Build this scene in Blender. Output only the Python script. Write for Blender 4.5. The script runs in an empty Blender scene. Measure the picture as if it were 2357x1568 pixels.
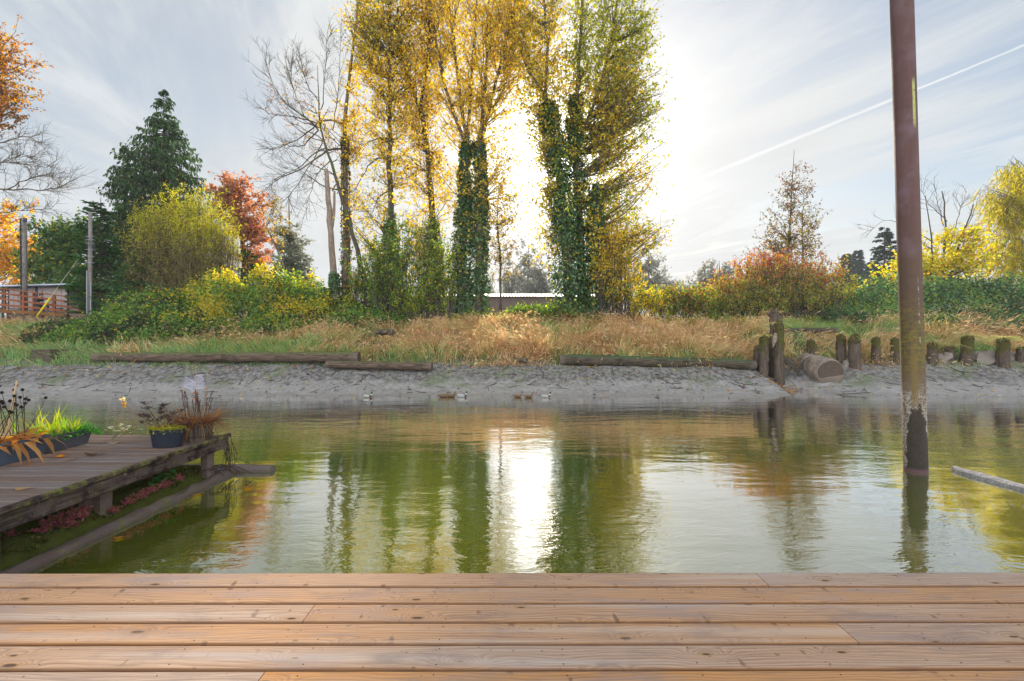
import bpy, math, random
import numpy as np
from mathutils import Vector, Matrix

R = math.radians
scene = bpy.context.scene
COL = scene.collection
rng = np.random.default_rng(11)
random.seed(5)

# ------------------------------------------------------------------ camera model
F = 1048.0          # focal length in units of a 2357-wide frame
CX, CY = 1178.5, 784.0
CAMZ = 2.0


def D(x, y, Y):
    """world point that stands at distance Y in the viewing direction (x, y)"""
    return np.array([(x - CX) / F * Y, Y, CAMZ - (y - CY) / F * Y])


def DX(x, Y):
    return (x - CX) / F * Y


# ------------------------------------------------------------------ noise
def _hash(ix, iy, iz, seed):
    n = (ix * 374761393 + iy * 668265263 + iz * 2147483647 + seed * 1274126177) & 0xFFFFFFFF
    n = ((n ^ (n >> 13)) * 1274126177) & 0xFFFFFFFF
    n = (n ^ (n >> 16)) & 0xFFFF
    return n / 65535.0


def vnoise(p, scale=1.0, seed=0):
    p = np.asarray(p, dtype=float) * scale
    i = np.floor(p).astype(np.int64)
    f = p - i
    f = f * f * (3 - 2 * f)
    out = np.zeros(len(p))
    for dx in (0, 1):
        wx = f[:, 0] if dx else 1 - f[:, 0]
        for dy in (0, 1):
            wy = f[:, 1] if dy else 1 - f[:, 1]
            for dz in (0, 1):
                wz = f[:, 2] if dz else 1 - f[:, 2]
                out += wx * wy * wz * _hash(i[:, 0] + dx, i[:, 1] + dy, i[:, 2] + dz, seed)
    return out


def n2(X, Y, scale, seed=0):
    p = np.stack([X, Y, np.zeros_like(X)], -1).reshape(-1, 3)
    return vnoise(p, scale, seed).reshape(np.shape(X))


def unit(v):
    return v / np.maximum(np.linalg.norm(v, axis=-1, keepdims=True), 1e-9)


def rdir(n, r=None):
    r = r or rng
    return unit(r.normal(size=(n, 3)))


# ------------------------------------------------------------------ mesh helpers
def tag(o, label=None, cat=None, group=None, kind=None):
    if label: o['label'] = label
    if cat: o['category'] = cat
    if group: o['group'] = group
    if kind: o['kind'] = kind
    return o


def empty(name, loc, label, cat, group=None, rz=0.0):
    o = bpy.data.objects.new(name, None)
    o.empty_display_size = 0.2
    COL.objects.link(o)
    o.location = loc
    o.rotation_euler = (0, 0, rz)
    return tag(o, label, cat, group)


class G:
    """collects geometry, then links it as one mesh object"""

    def __init__(s):
        s.V, s.F, s.C, s.M, s.n = [], [], [], [], 0

    def add(s, V, Fs, col=(1, 1, 1), mat=0):
        V = np.asarray(V, float).reshape(-1, 3)
        if not isinstance(Fs, list) or (Fs and np.ndim(Fs[0]) == 1):
            Fs = [Fs]
        for f in Fs:
            f = np.asarray(f, np.int64)
            if f.size == 0: continue
            s.F.append(f + s.n)
            s.M.append(np.full(len(f), mat, np.int32))
        c = np.asarray(col, float)
        if c.ndim == 1: c = np.tile(c, (len(V), 1))
        s.V.append(V); s.C.append(c); s.n += len(V)
        return s

    def build(s, name, mats, parent=None, smooth=False, world=True):
        V = np.concatenate(s.V); C = np.concatenate(s.C)
        me = bpy.data.meshes.new(name)
        if parent is not None and world:
            # vertices are given in world space, the parent may sit elsewhere
            L = np.array(parent.location)
            rz = parent.rotation_euler[2]
            V = V - L
            if rz:
                c_, s_ = math.cos(-rz), math.sin(-rz)
                V = np.stack([V[:, 0] * c_ - V[:, 1] * s_, V[:, 0] * s_ + V[:, 1] * c_, V[:, 2]], -1)
        me.vertices.add(len(V))
        me.vertices.foreach_set('co', V.astype(np.float32).ravel())
        tot = np.concatenate([np.full(len(f), f.shape[1], np.int32) for f in s.F])
        loops = np.concatenate([f.ravel() for f in s.F]).astype(np.int32)
        me.loops.add(len(loops)); me.loops.foreach_set('vertex_index', loops)
        me.polygons.add(len(tot))
        start = np.concatenate([[0], np.cumsum(tot)[:-1]]).astype(np.int32)
        me.polygons.foreach_set('loop_start', start)
        if not isinstance(mats, (list, tuple)): mats = [mats]
        for m in mats: me.materials.append(m)
        me.polygons.foreach_set('material_index', np.concatenate(s.M))
        me.polygons.foreach_set('use_smooth', np.full(len(tot), bool(smooth)))
        a = me.attributes.new('tint', 'FLOAT_COLOR', 'POINT')
        a.data.foreach_set('color', np.concatenate([C, np.ones((len(C), 1))], 1).astype(np.float32).ravel())
        me.update(calc_edges=True)
        me.validate()
        o = bpy.data.objects.new(name, me)
        COL.objects.link(o)
        if parent is not None: o.parent = parent
        return o


def tube(g, pts, rad, sides=8, col=(1, 1, 1), mat=0, cap=True, rough=0.0, r=None):
    pts = np.asarray(pts, float); n = len(pts)
    rad = np.broadcast_to(np.asarray(rad, float), (n,))
    t = unit(np.gradient(pts, axis=0))
    ref = np.array([0., 0., 1.]) if abs(t[:, 2]).mean() < 0.8 else np.array([1., 0., 0.])
    u = unit(np.cross(t, ref)); v = np.cross(t, u)
    a = np.arange(sides) / sides * 2 * math.pi
    rr = rad[:, None] * np.ones(sides)
    if rough:
        rr = rr * (1 + rough * ((r or rng).random((n, sides)) - .5) * 2)
    V = pts[:, None] + rr[..., None] * (np.cos(a)[None, :, None] * u[:, None] + np.sin(a)[None, :, None] * v[:, None])
    V = V.reshape(-1, 3)
    i = np.arange(n - 1)[:, None] * sides; j = np.arange(sides)[None]
    q = np.stack([i + j, i + (j + 1) % sides, i + sides + (j + 1) % sides, i + sides + j], -1).reshape(-1, 4)
    Fs = [q]
    c = np.asarray(col, float)
    if c.ndim == 2: c = np.repeat(c, sides, 0)
    if cap:
        V = np.concatenate([V, pts[:1], pts[-1:]])
        k = np.arange(sides)
        e0 = np.stack([(k + 1) % sides, k, np.full(sides, n * sides)], -1)
        b = (n - 1) * sides
        e1 = np.stack([b + k, b + (k + 1) % sides, np.full(sides, n * sides + 1)], -1)
        Fs += [e0, e1]
        if c.ndim == 2: c = np.concatenate([c, c[:1], c[-1:]])
    g.add(V, Fs, c, mat)


def tubes(g, P, Rd, sides=3, col=(1, 1, 1), mat=0):
    """batch of tubes: P (B,n,3), Rd (B,n)"""
    B, n = P.shape[:2]
    t = unit(np.gradient(P, axis=1))
    ref = np.zeros_like(t); ref[..., 2] = 1
    vert = np.abs(t[..., 2]) > .95
    ref[vert] = (1, 0, 0)
    u = unit(np.cross(t, ref)); v = np.cross(t, u)
    a = np.arange(sides) / sides * 2 * math.pi
    V = P[:, :, None] + Rd[:, :, None, None] * (np.cos(a)[:, None] * u[:, :, None] + np.sin(a)[:, None] * v[:, :, None])
    b = np.arange(B)[:, None, None] * n * sides
    i = np.arange(n - 1)[None, :, None] * sides
    j = np.arange(sides)[None, None]
    q = np.stack([b + i + j, b + i + (j + 1) % sides, b + i + sides + (j + 1) % sides, b + i + sides + j], -1).reshape(-1, 4)
    c = np.asarray(col, float)
    if c.ndim == 2: c = np.repeat(c, n * sides, 0)
    g.add(V, q, c, mat)


def leaves(g, c, axis, nrm, L, wr=.7, col=(1, 1, 1), mat=0, fold=.12):
    """one folded leaf face per centre: a diamond with its widest point below the middle"""
    N = len(c)
    L = np.broadcast_to(np.asarray(L, float), (N,))[:, None]
    axis = unit(axis)
    side = unit(np.cross(axis, nrm)); up = np.cross(side, axis)
    W = L * wr * .5
    b = c; t = c + axis * L
    m = c + axis * L * .42
    V = np.stack([b, m + side * W + up * L * fold, t, m - side * W + up * L * fold], 1)
    q = np.arange(N * 4).reshape(N, 4)
    q2 = np.concatenate([q[:, [0, 1, 2]], q[:, [0, 2, 3]]])
    col = np.asarray(col, float)
    if col.ndim == 2: col = np.repeat(col, 4, 0)
    g.add(V, q2, col, mat)


def blades(g, base, d, L, W, bend, col, colt=None, mat=0, side=None, prof=(1, .9, .6)):
    """bent grass or strap leaves: base (N,3), direction d, bend vector (N,3) added with t^2"""
    N = len(base)
    L = np.broadcast_to(np.asarray(L, float), (N,))[:, None]
    W = np.broadcast_to(np.asarray(W, float), (N,))[:, None]
    if side is None:
        side = rdir(N); side[:, 2] *= .2
    side = unit(side)
    ts = (0, .38, .72, 1.0)
    pt = [base + d * L * t + bend * L * t * t for t in ts]
    vs = []
    for k in range(3):
        vs += [pt[k] - side * W * .5 * prof[k], pt[k] + side * W * .5 * prof[k]]
    vs.append(pt[3])
    V = np.stack(vs, 1)
    o = (np.arange(N) * 7)[:, None]
    q = np.concatenate([o + np.array([[0, 1, 3, 2]]), o + np.array([[2, 3, 5, 4]])])
    t = o + np.array([[4, 5, 6]])
    col = np.broadcast_to(np.asarray(col, float), (N, 3))
    if colt is None: C = np.repeat(col, 7, 0)
    else:
        colt = np.broadcast_to(np.asarray(colt, float), (N, 3))
        w = np.array([0, 0, .38, .38, .72, .72, 1.])[None, :, None]
        C = (col[:, None] * (1 - w) + colt[:, None] * w).reshape(-1, 3)
    g.add(V, [q, t], C, mat)


def box(g, c, s, rz=0., col=(1, 1, 1), mat=0, bev=0.0, tilt=None):
    """box with chamfered edges (bev) centred on c"""
    hx, hy, hz = [k / 2 for k in s]
    if bev <= 0:
        V = np.array([[x, y, z] for x in (-hx, hx) for y in (-hy, hy) for z in (-hz, hz)])
        Fq = np.array([[0, 1, 3, 2], [4, 6, 7, 5], [0, 4, 5, 1], [2, 3, 7, 6], [0, 2, 6, 4], [1, 5, 7, 3]])
        Fs = [Fq]
    else:
        b = min(bev, hx * .9, hy * .9, hz * .9)
        V = []; idx = {}
        for x in (-1, 1):
            for y in (-1, 1):
                for z in (-1, 1):
                    for ax in range(3):
                        p = [x * (hx - b), y * (hy - b), z * (hz - b)]
                        p[ax] = (x * hx, y * hy, z * hz)[ax]
                        idx[(x, y, z, ax)] = len(V); V.append(p)
        V = np.array(V)
        q, t = [], []
        for ax in range(3):
            o1, o2 = [k for k in range(3) if k != ax]
            for s_ in (-1, 1):
                f = []
                for (a1, a2) in ((-1, -1), (1, -1), (1, 1), (-1, 1)):
                    k = [0, 0, 0]; k[ax] = s_; k[o1] = a1; k[o2] = a2
                    f.append(idx[(*k, ax)])
                q.append(f)
            for a1 in (-1, 1):
                for a2 in (-1, 1):
                    k0 = [0, 0, 0]; k1 = [0, 0, 0]
                    k0[ax] = -1; k1[ax] = 1; k0[o1] = k1[o1] = a1; k0[o2] = k1[o2] = a2
                    q.append([idx[(*k0, o1)], idx[(*k1, o1)], idx[(*k1, o2)], idx[(*k0, o2)]])
        for x in (-1, 1):
            for y in (-1, 1):
                for z in (-1, 1):
                    t.append([idx[(x, y, z, a)] for a in range(3)])
        q, t = np.array(q), np.array(t)

        def fix(Fa):
            out = []
            for f in Fa:
                n = np.cross(V[f[1]] - V[f[0]], V[f[2]] - V[f[0]])
                out.append(f if n.dot(V[f].mean(0)) > 0 else f[::-1])
            return np.array(out)
        Fs = [fix(q), fix(t)]
    if tilt is not None:
        V = np.array([Matrix.Rotation(tilt[1], 3, tilt[0]) @ Vector(p) for p in V])
    c_, s_ = math.cos(rz), math.sin(rz)
    V = np.stack([V[:, 0] * c_ - V[:, 1] * s_, V[:, 0] * s_ + V[:, 1] * c_, V[:, 2]], -1) + np.asarray(c, float)
    g.add(V, Fs, col, mat)


def loft(g, rings, col=(1, 1, 1), mat=0, caps=True):
    rings = np.asarray(rings, float)
    n, s = rings.shape[:2]
    V = rings.reshape(-1, 3)
    i = np.arange(n - 1)[:, None] * s; j = np.arange(s)[None]
    q = np.stack([i + j, i + (j + 1) % s, i + s + (j + 1) % s, i + s + j], -1).reshape(-1, 4)
    Fs = [q]
    c = np.asarray(col, float)
    if c.ndim == 3: c = c.reshape(-1, 3)
    if caps:
        V = np.concatenate([V, rings[0].mean(0)[None], rings[-1].mean(0)[None]])
        k = np.arange(s)
        Fs += [np.stack([(k + 1) % s, k, np.full(s, n * s)], -1), np.stack([(n - 1) * s + k, (n - 1) * s + (k + 1) % s, np.full(s, n * s + 1)], -1)]
        if c.ndim == 2: c = np.concatenate([c, c[:1], c[-s:-s + 1]])
    g.add(V, Fs, c, mat)


def copy_tree(o, parent=None):
    c = o.copy(); COL.objects.link(c)
    if parent is not None: c.parent = parent
    for ch in list(o.children): copy_tree(ch, c)
    return c


def palette(n, cols, w=None, jit=.18, r=None):
    r = r or rng
    cols = np.asarray(cols, float)
    w = None if w is None else np.asarray(w, float) / np.sum(w)
    i = r.choice(len(cols), n, p=w)
    return cols[i] * (1 + jit * (r.random((n, 1)) * 2 - 1)) * (1 + .06 * r.normal(size=(n, 3)))


def mixcol(a, b, t):
    return a * (1 - t[:, None]) + b * t[:, None]


# ------------------------------------------------------------------ node materials
class NT:
    def __init__(s, nt): s.nt = nt; s.L = nt.links.new

    def n(s, t, **kw):
        nd = s.nt.nodes.new(t)
        ins = kw.pop('I', {})
        for k, v in kw.items(): setattr(nd, k, v)
        for k, v in ins.items():
            sk = nd.inputs[k]
            if isinstance(v, bpy.types.NodeSocket): s.L(v, sk)
            else: sk.default_value = v
        return nd

    def math(s, op, a, b=0.0, c=0.0, clamp=False):
        nd = s.n('ShaderNodeMath', operation=op, use_clamp=clamp)
        for k, v in enumerate((a, b, c)):
            if isinstance(v, bpy.types.NodeSocket): s.L(v, nd.inputs[k])
            else: nd.inputs[k].default_value = v
        return nd.outputs[0]

    def mix(s, f, a, b, blend='MIX'):
        nd = s.n('ShaderNodeMix', data_type='RGBA', blend_type=blend)
        for k, v in ((0, f), (6, a), (7, b)):
            if isinstance(v, bpy.types.NodeSocket): s.L(v, nd.inputs[k])
            else: nd.inputs[k].default_value = v if k == 0 else (*v[:3], 1)
        return nd.outputs[2]

    def noise(s, vec, scale, detail=4, rough=.55, dist=0.0):
        nd = s.n('ShaderNodeTexNoise', I={'Scale': scale, 'Detail': detail, 'Roughness': rough, 'Distortion': dist})
        if vec is not None: s.L(vec, nd.inputs['Vector'])
        return nd.outputs['Fac']

    def step(s, v, lo, hi):
        nd = s.n('ShaderNodeMapRange', interpolation_type='SMOOTHSTEP', I={'From Min': lo, 'From Max': hi})
        s.L(v, nd.inputs['Value'])
        return nd.outputs['Result']

    def scale(s, vec, v3):
        nd = s.n('ShaderNodeVectorMath', operation='MULTIPLY')
        s.L(vec, nd.inputs[0]); nd.inputs[1].default_value = v3
        return nd.outputs[0]

    def tint(s):
        return s.n('ShaderNodeAttribute', attribute_name='tint').outputs['Color']

    def pos(s):
        return s.n('ShaderNodeNewGeometry').outputs['Position']

    def xyz(s, v):
        nd = s.n('ShaderNodeSeparateXYZ'); s.L(v, nd.inputs[0]); return nd.outputs

    def bump(s, h, strength, dist=.02):
        nd = s.n('ShaderNodeBump', I={'Strength': strength, 'Distance': dist}); s.L(h, nd.inputs['Height'])
        return nd.outputs[0]


def newmat(name):
    m = bpy.data.materials.new(name); m.use_nodes = True
    m.node_tree.nodes.clear()
    t = NT(m.node_tree)
    out = t.n('ShaderNodeOutputMaterial')
    return m, t, out


def principled(t, out, base, rough=.8, normal=None, spec=.3, metal=0.0):
    p = t.n('ShaderNodeBsdfPrincipled')
    for k, v in (('Base Color', base), ('Roughness', rough), ('Specular IOR Level', spec * .3 if isinstance(spec, float) else spec), ('Metallic', metal)):
        if isinstance(v, bpy.types.NodeSocket): t.L(v, p.inputs[k])
        else: p.inputs[k].default_value = (*v[:3], 1) if k == 'Base Color' else v
    if normal is not None: t.L(normal, p.inputs['Normal'])
    t.L(p.outputs[0], out.inputs['Surface'])
    return p


def mat_leaf(name, trans=.5, gloss=.018, rough=.5):
    m, t, out = newmat(name)
    c = t.tint()
    d = t.n('ShaderNodeBsdfDiffuse'); t.L(c, d.inputs['Color'])
    tr = t.n('ShaderNodeBsdfTranslucent')
    sat = t.n('ShaderNodeHueSaturation', I={'Saturation': 1.12, 'Value': 1.55}); t.L(c, sat.inputs['Color'])
    t.L(sat.outputs[0], tr.inputs['Color'])
    mx = t.n('ShaderNodeMixShader', I={0: trans}); t.L(d.outputs[0], mx.inputs[1]); t.L(tr.outputs[0], mx.inputs[2])
    gl = t.n('ShaderNodeBsdfGlossy', I={'Roughness': rough, 'Color': (.9, .9, .9, 1)})
    m2 = t.n('ShaderNodeMixShader', I={0: gloss}); t.L(mx.outputs[0], m2.inputs[1]); t.L(gl.outputs[0], m2.inputs[2])
    t.L(m2.outputs[0], out.inputs['Surface'])
    return m


def mat_bark(name, a, b, moss=None, moss_amt=0.0, sc=(6, 6, 1.2), rough=.9):
    m, t, out = newmat(name)
    p = t.pos()
    v = t.scale(p, sc)
    n1 = t.noise(v, 3.0, 6, .65); n2_ = t.noise(p, 1.3, 3)
    c = t.mix(t.step(n1, .3, .7), a, b)
    c = t.mix(t.math('MULTIPLY', t.step(n2_, .45, .75), .5), c, tuple(k * .55 for k in a))
    if moss is not None:
        n3 = t.noise(p, 2.2, 5, .6)
        c = t.mix(t.math('MULTIPLY', t.step(n3, .62 - .3 * moss_amt, .75 - .2 * moss_amt), .9), c, moss)
    principled(t, out, c, rough, t.bump(n1, .8, .03), .15)
    return m


def mat_plain(name, a, rough=.7, var=.25, spec=.3, metal=0., sc=4.0, bump=.2):
    m, t, out = newmat(name)
    p = t.pos()
    n1 = t.noise(p, sc, 5)
    c = t.mix(n1, tuple(k * (1 - var) for k in a), tuple(min(1, k * (1 + var)) for k in a))
    principled(t, out, c, rough, t.bump(n1, bump, .01), spec, metal)
    return m


def mat_tint(name, rough=.7, spec=.25, var=.3, sc=30., bump=.3, metal=0.):
    m, t, out = newmat(name)
    n1 = t.noise(t.pos(), sc, 4)
    c = t.mix(1.0, t.tint(), t.mix(n1, (1 - var,) * 3, (1 + var * .4,) * 3), 'MULTIPLY')
    principled(t, out, c, rough, t.bump(n1, bump, .01), spec, metal)
    return m


LEAF = mat_leaf('thin_leaf', .6)
WAXY = mat_leaf('waxy_leaf', .32, .028, .42)
NEEDLE = mat_leaf('needle_spray', .25, .008, .5)
STRAW = mat_leaf('grass_blade', .42, .012, .5)
TINT = mat_tint('painted_by_piece')
BARK = mat_bark('grey_bark', (.075, .058, .04), (.20, .155, .11), (.16, .13, .02), .35)
BARK_DARK = mat_bark('dark_bark', (.045, .035, .03), (.12, .095, .075), (.07, .09, .02), .5)
DEADWOOD = mat_bark('dead_wood', (.13, .095, .07), (.29, .22, .17))
TWIG = mat_bark('twig_bark', (.05, .04, .035), (.12, .095, .08))
# ------------------------------------------------------------------ camera
cam = bpy.data.cameras.new('camera')
cam.sensor_width = 36.0; cam.lens = 36.0 * F / 2357.0
cam.clip_start = .05; cam.clip_end = 3000
camo = bpy.data.objects.new('camera', cam); COL.objects.link(camo)
camo.location = (0, 0, CAMZ); camo.rotation_euler = (R(90), 0, 0)
scene.camera = camo

# ------------------------------------------------------------------ light
SUN_EL, SUN_AZ = R(22.5), R(5.4)      # azimuth measured from +Y towards +X
sdir = np.array([math.sin(SUN_AZ) * math.cos(SUN_EL), math.cos(SUN_AZ) * math.cos(SUN_EL), math.sin(SUN_EL)])
sun = bpy.data.lights.new('sun', 'SUN'); sun.energy = 5.0; sun.angle = R(2.0); sun.color = (1, .9, .74)
suno = bpy.data.objects.new('sun', sun); COL.objects.link(suno)
suno.rotation_euler = Vector(sdir).to_track_quat('Z', 'Y').to_euler()
suno.location = (0, 60, 60)

W = bpy.data.worlds.new('World'); scene.world = W; W.use_nodes = True
W.node_tree.nodes.clear()
t = NT(W.node_tree)
wo = t.n('ShaderNodeOutputWorld')
sky = t.n('ShaderNodeTexSky', sky_type='NISHITA', sun_disc=False)
sky.sun_elevation = SUN_EL; sky.sun_rotation = SUN_AZ
sky.air_density = 1.2; sky.dust_density = 1.0; sky.ozone_density = 1.5
bg1 = t.n('ShaderNodeBackground', I={'Strength': .062}); t.L(sky.outputs[0], bg1.inputs['Color'])
dirv = t.n('ShaderNodeTexCoord').outputs['Generated']
nrm = t.n('ShaderNodeVectorMath', operation='NORMALIZE'); t.L(dirv, nrm.inputs[0]); dirn = nrm.outputs[0]
dx, dy, dz = t.xyz(dirn)
dt = t.n('ShaderNodeVectorMath', operation='DOT_PRODUCT'); t.L(dirn, dt.inputs[0]); dt.inputs[1].default_value = sdir
dsun = t.math('MAXIMUM', dt.outputs['Value'], 0.0)
# thin veil cloud lies on a flat layer high above: coordinates on that layer
zc = t.math('MAXIMUM', dz, .03)
px = t.math('DIVIDE', dx, zc); py = t.math('DIVIDE', dy, zc)
s_ = t.math('ADD', t.math('MULTIPLY', px, .416), t.math('MULTIPLY', py, -.909))     # along the streaks
q_ = t.math('ADD', t.math('MULTIPLY', px, .909), t.math('MULTIPLY', py, .416))      # across them
cv = t.n('ShaderNodeCombineXYZ'); t.L(t.math('MULTIPLY', s_, .55), cv.inputs[0]); t.L(t.math('MULTIPLY', q_, 1.9), cv.inputs[1])
st = t.noise(cv.outputs[0], 1.1, 6, .62, .5)
cv2 = t.n('ShaderNodeCombineXYZ'); t.L(px, cv2.inputs[0]); t.L(py, cv2.inputs[1]); cv2.inputs[2].default_value = 3.1
broad = t.noise(cv2.outputs[0], .55, 3, .5)
fine = t.noise(cv.outputs[0], 9.0, 5, .65)
veil = t.math('ADD', t.math('ADD', .10, t.math('MULTIPLY', t.step(dx, .15, -.55), .34)), t.math('ADD', t.math('MULTIPLY', t.step(st, .36, .72), .60), t.math('MULTIPLY', t.step(broad, .40, .70), .34)))
veil = t.math('ADD', veil, t.math('MULTIPLY', fine, .08))
low = t.step(dz, .42, .05)
veil = t.math('ADD', veil, t.math('MULTIPLY', low, .42))
veil = t.math('ADD', veil, t.math('MULTIPLY', t.math('POWER', dsun, 16.0), .85), clamp=True)
# contrail
dq = t.math('ABSOLUTE', t.math('ADD', t.math('SUBTRACT', q_, 2.219), t.math('MULTIPLY', t.math('SUBTRACT', fine, .5), .03)))
wd = t.math('ADD', .012, t.math('MULTIPLY', t.step(s_, -.7, -2.0), .030))
trail = t.math('SUBTRACT', 1.0, t.math('DIVIDE', dq, wd), clamp=True)
trail = t.math('MULTIPLY', t.math('POWER', trail, .8), t.step(s_, -2.55, -1.75))
trail = t.math('MULTIPLY', trail, t.step(dy, 0.0, .1))
# a small ribbed wisp under the trail
wq = t.math('SUBTRACT', 1.0, t.math('DIVIDE', t.math('ABSOLUTE', t.math('SUBTRACT', q_, 2.36)), .12), clamp=True)
ws = t.math('SUBTRACT', 1.0, t.math('DIVIDE', t.math('ABSOLUTE', t.math('ADD', s_, 1.45)), .34), clamp=True)
rib = t.noise(cv2.outputs[0], 22.0, 4, .7, .4)
wisp = t.math('MULTIPLY', t.math('MULTIPLY', wq, ws), t.step(rib, .42, .68))
cl = t.math('ADD', veil, t.math('ADD', t.math('MULTIPLY', trail, .62), t.math('MULTIPLY', wisp, 1.7)), clamp=True)
# brightness of the veil: strong forward scatter towards the sun
lum = t.math('ADD', .38, t.math('MULTIPLY', t.math('POWER', dsun, 7.0), .07))
lum = t.math('ADD', lum, t.math('MULTIPLY', t.math('POWER', dsun, 40.0), .30))
lum = t.math('ADD', lum, t.math('MULTIPLY', t.math('POWER', dsun, 160.0), 1.8))
lum = t.math('MULTIPLY', lum, t.math('ADD', .76, t.math('MULTIPLY', st, .46)))
# added fill light: unseen sky behind the camera brightened to lift camera-facing surfaces
back_fill = t.math('ADD', t.math('MULTIPLY', t.math('MULTIPLY', t.step(dy, .25, -.5), t.step(dz, .85, .35)), 1.85), 0.0)
lum = t.math('ADD', lum, back_fill)
cl = t.math('ADD', cl, t.math('MULTIPLY', back_fill, .6), clamp=True)
lum = t.math('ADD', lum, t.math('MULTIPLY', trail, .1))
ccol = t.mix(t.math('POWER', dsun, 4.0), (.86, .93, 1.0), (1.0, .985, .95))
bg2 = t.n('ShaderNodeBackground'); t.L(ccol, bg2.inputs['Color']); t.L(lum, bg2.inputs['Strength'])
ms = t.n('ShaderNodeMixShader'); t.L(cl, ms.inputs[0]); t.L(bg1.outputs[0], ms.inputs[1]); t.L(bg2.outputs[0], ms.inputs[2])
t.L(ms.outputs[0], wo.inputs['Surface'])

scene.view_settings.view_transform = 'Standard'
scene.view_settings.look = 'None'
scene.view_settings.gamma = 1.0
scene.view_settings.exposure = 1.02
scene.cycles.use_denoising = True
scene.cycles.max_bounces = 7
scene.cycles.diffuse_bounces = 3
scene.cycles.glossy_bounces = 3
scene.cycles.transmission_bounces = 4
scene.cycles.volume_bounces = 1
scene.cycles.sample_clamp_indirect = 6
scene.cycles.sample_clamp_direct = 8
scene.cycles.caustics_reflective = False
scene.cycles.caustics_refractive = False

# ------------------------------------------------------------------ terrain


def waterline(X):
    X = np.asarray(X, float)
    b = np.interp(X, [-40, -18, -6, 0, 5, 8.2, 10.2, 10.9, 11.8, 13.5, 17, 25, 60],
                  [16.3, 16.0, 16.2, 16.2, 15.9, 15.7, 16.5, 17.2, 16.6, 16.0, 15.8, 15.5, 15.5])
    return b + .25 * (n2(X, X * 0, .9, 3) - .5) + .1 * (n2(X, X * 0, 3.1, 4) - .5)


def ground_h(X, Y):
    X = np.asarray(X, float); Y = np.asarray(Y, float)
    u = Y - waterline(X)
    z = np.interp(u, [-40, -6, -2, -.4, 0, .7, 1.6, 2.6, 3.3, 3.7, 5.0, 6.6, 8.2, 10.5, 14, 60],
                  [-1.6, -1.5, -.55, -.08, 0, .11, .33, .72, .98, 1.20, 1.70, 2.25, 2.68, 2.92, 3.05, 3.1])
    bank = np.clip((u - 3.4) / 3.0, 0, 1)
    z = z + bank * (.5 * (n2(X, Y, .35, 7) - .5) + .3 * (n2(X, Y, 1.1, 8) - .5))
    mud = np.clip(u / 1.2, 0, 1) * (1 - np.clip((u - 3.2) / .8, 0, 1))
    z = z + mud * (.16 * (n2(X, Y, .7, 9) - .5) + .07 * (n2(X, Y, 2.3, 10) - .5) + .035 * (n2(X, Y, 6.5, 12) - .5))
    # the small drain by the big sawn log
    ch = np.exp(-((X - 11.2 - .25 * (Y - 17)) / .8) ** 2) * np.clip((u + .2) / .8, 0, 1) * np.clip((20.2 - Y) / 1.5, 0, 1)
    z = z - .3 * ch
    # higher ground to the right behind the stumps
    z = z + np.clip((X - 16) / 8, 0, 1) * np.clip((Y - 23) / 6, 0, 1) * .9
    return z


xs = np.concatenate([[-330, -220, -140, -90, -65, -50], np.arange(-40, 40.01, .13), [50, 65, 90, 140, 220, 330]])
ys = np.concatenate([[-330, -150, -60, -20, 0, 8, 12], np.arange(14.5, 27.0, .12), np.arange(27, 36, .6), [40, 50, 70, 100, 150, 220, 330]])
XX, YY = np.meshgrid(xs, ys, indexing='ij')
ZZ = ground_h(XX, YY)
V = np.stack([XX, YY, ZZ], -1).reshape(-1, 3)
ny = len(ys)
i = np.arange(len(xs) - 1)[:, None] * ny; j = np.arange(ny - 1)[None]
Q = np.stack([i + j, i + ny + j, i + ny + j + 1, i + j + 1], -1).reshape(-1, 4)

m_ground, t, out = newmat('mud_and_soil')
p = t.pos(); z = t.xyz(p)[2]
nA = t.noise(p, 1.1, 5, .6); nB = t.noise(t.scale(p, (1, .6, 1)), 7.0, 6, .7); nC = t.noise(p, 32.0, 4, .65)
zz = t.math('ADD', z, t.math('MULTIPLY', t.math('SUBTRACT', nA, .5), .55))
mud = t.mix(t.step(nB, .35, .65), (.215, .195, .18), (.30, .278, .258))
rough_mud = t.mix(t.step(nB, .40, .60), (.085, .076, .069), (.225, .207, .19))
c = t.mix(t.step(zz, .24, .52), mud, rough_mud)
c = t.mix(t.math('MULTIPLY', t.step(nC, .58, .70), .42), c, (.13, .115, .105))
green = t.math('MULTIPLY', t.step(t.noise(p, .55, 4, .6), .52, .66), .55)
c = t.mix(t.math('MULTIPLY', green, t.step(z, .1, .3)), c, (.12, .15, .06))
wet = t.step(z, .10, .0)
c = t.mix(t.math('MULTIPLY', wet, .35), c, (.20, .18, .15))
soil = t.mix(nB, (.05, .045, .02), (.12, .11, .045))
c = t.mix(t.step(zz, .95, 1.25), c, soil)
hb = t.math('ADD', t.math('MULTIPLY', nB, .7), t.math('MULTIPLY', nC, .5))
rg = t.math('SUBTRACT', .8, t.math('MULTIPLY', wet, .5))
principled(t, out, c, rg, t.bump(hb, .9, .06), .8)
g = G(); g.add(V, Q)
tag(g.build('ground', m_ground, smooth=True), 'grey tidal mud bank rising to a grassy terrace', 'ground', kind='structure')

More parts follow.
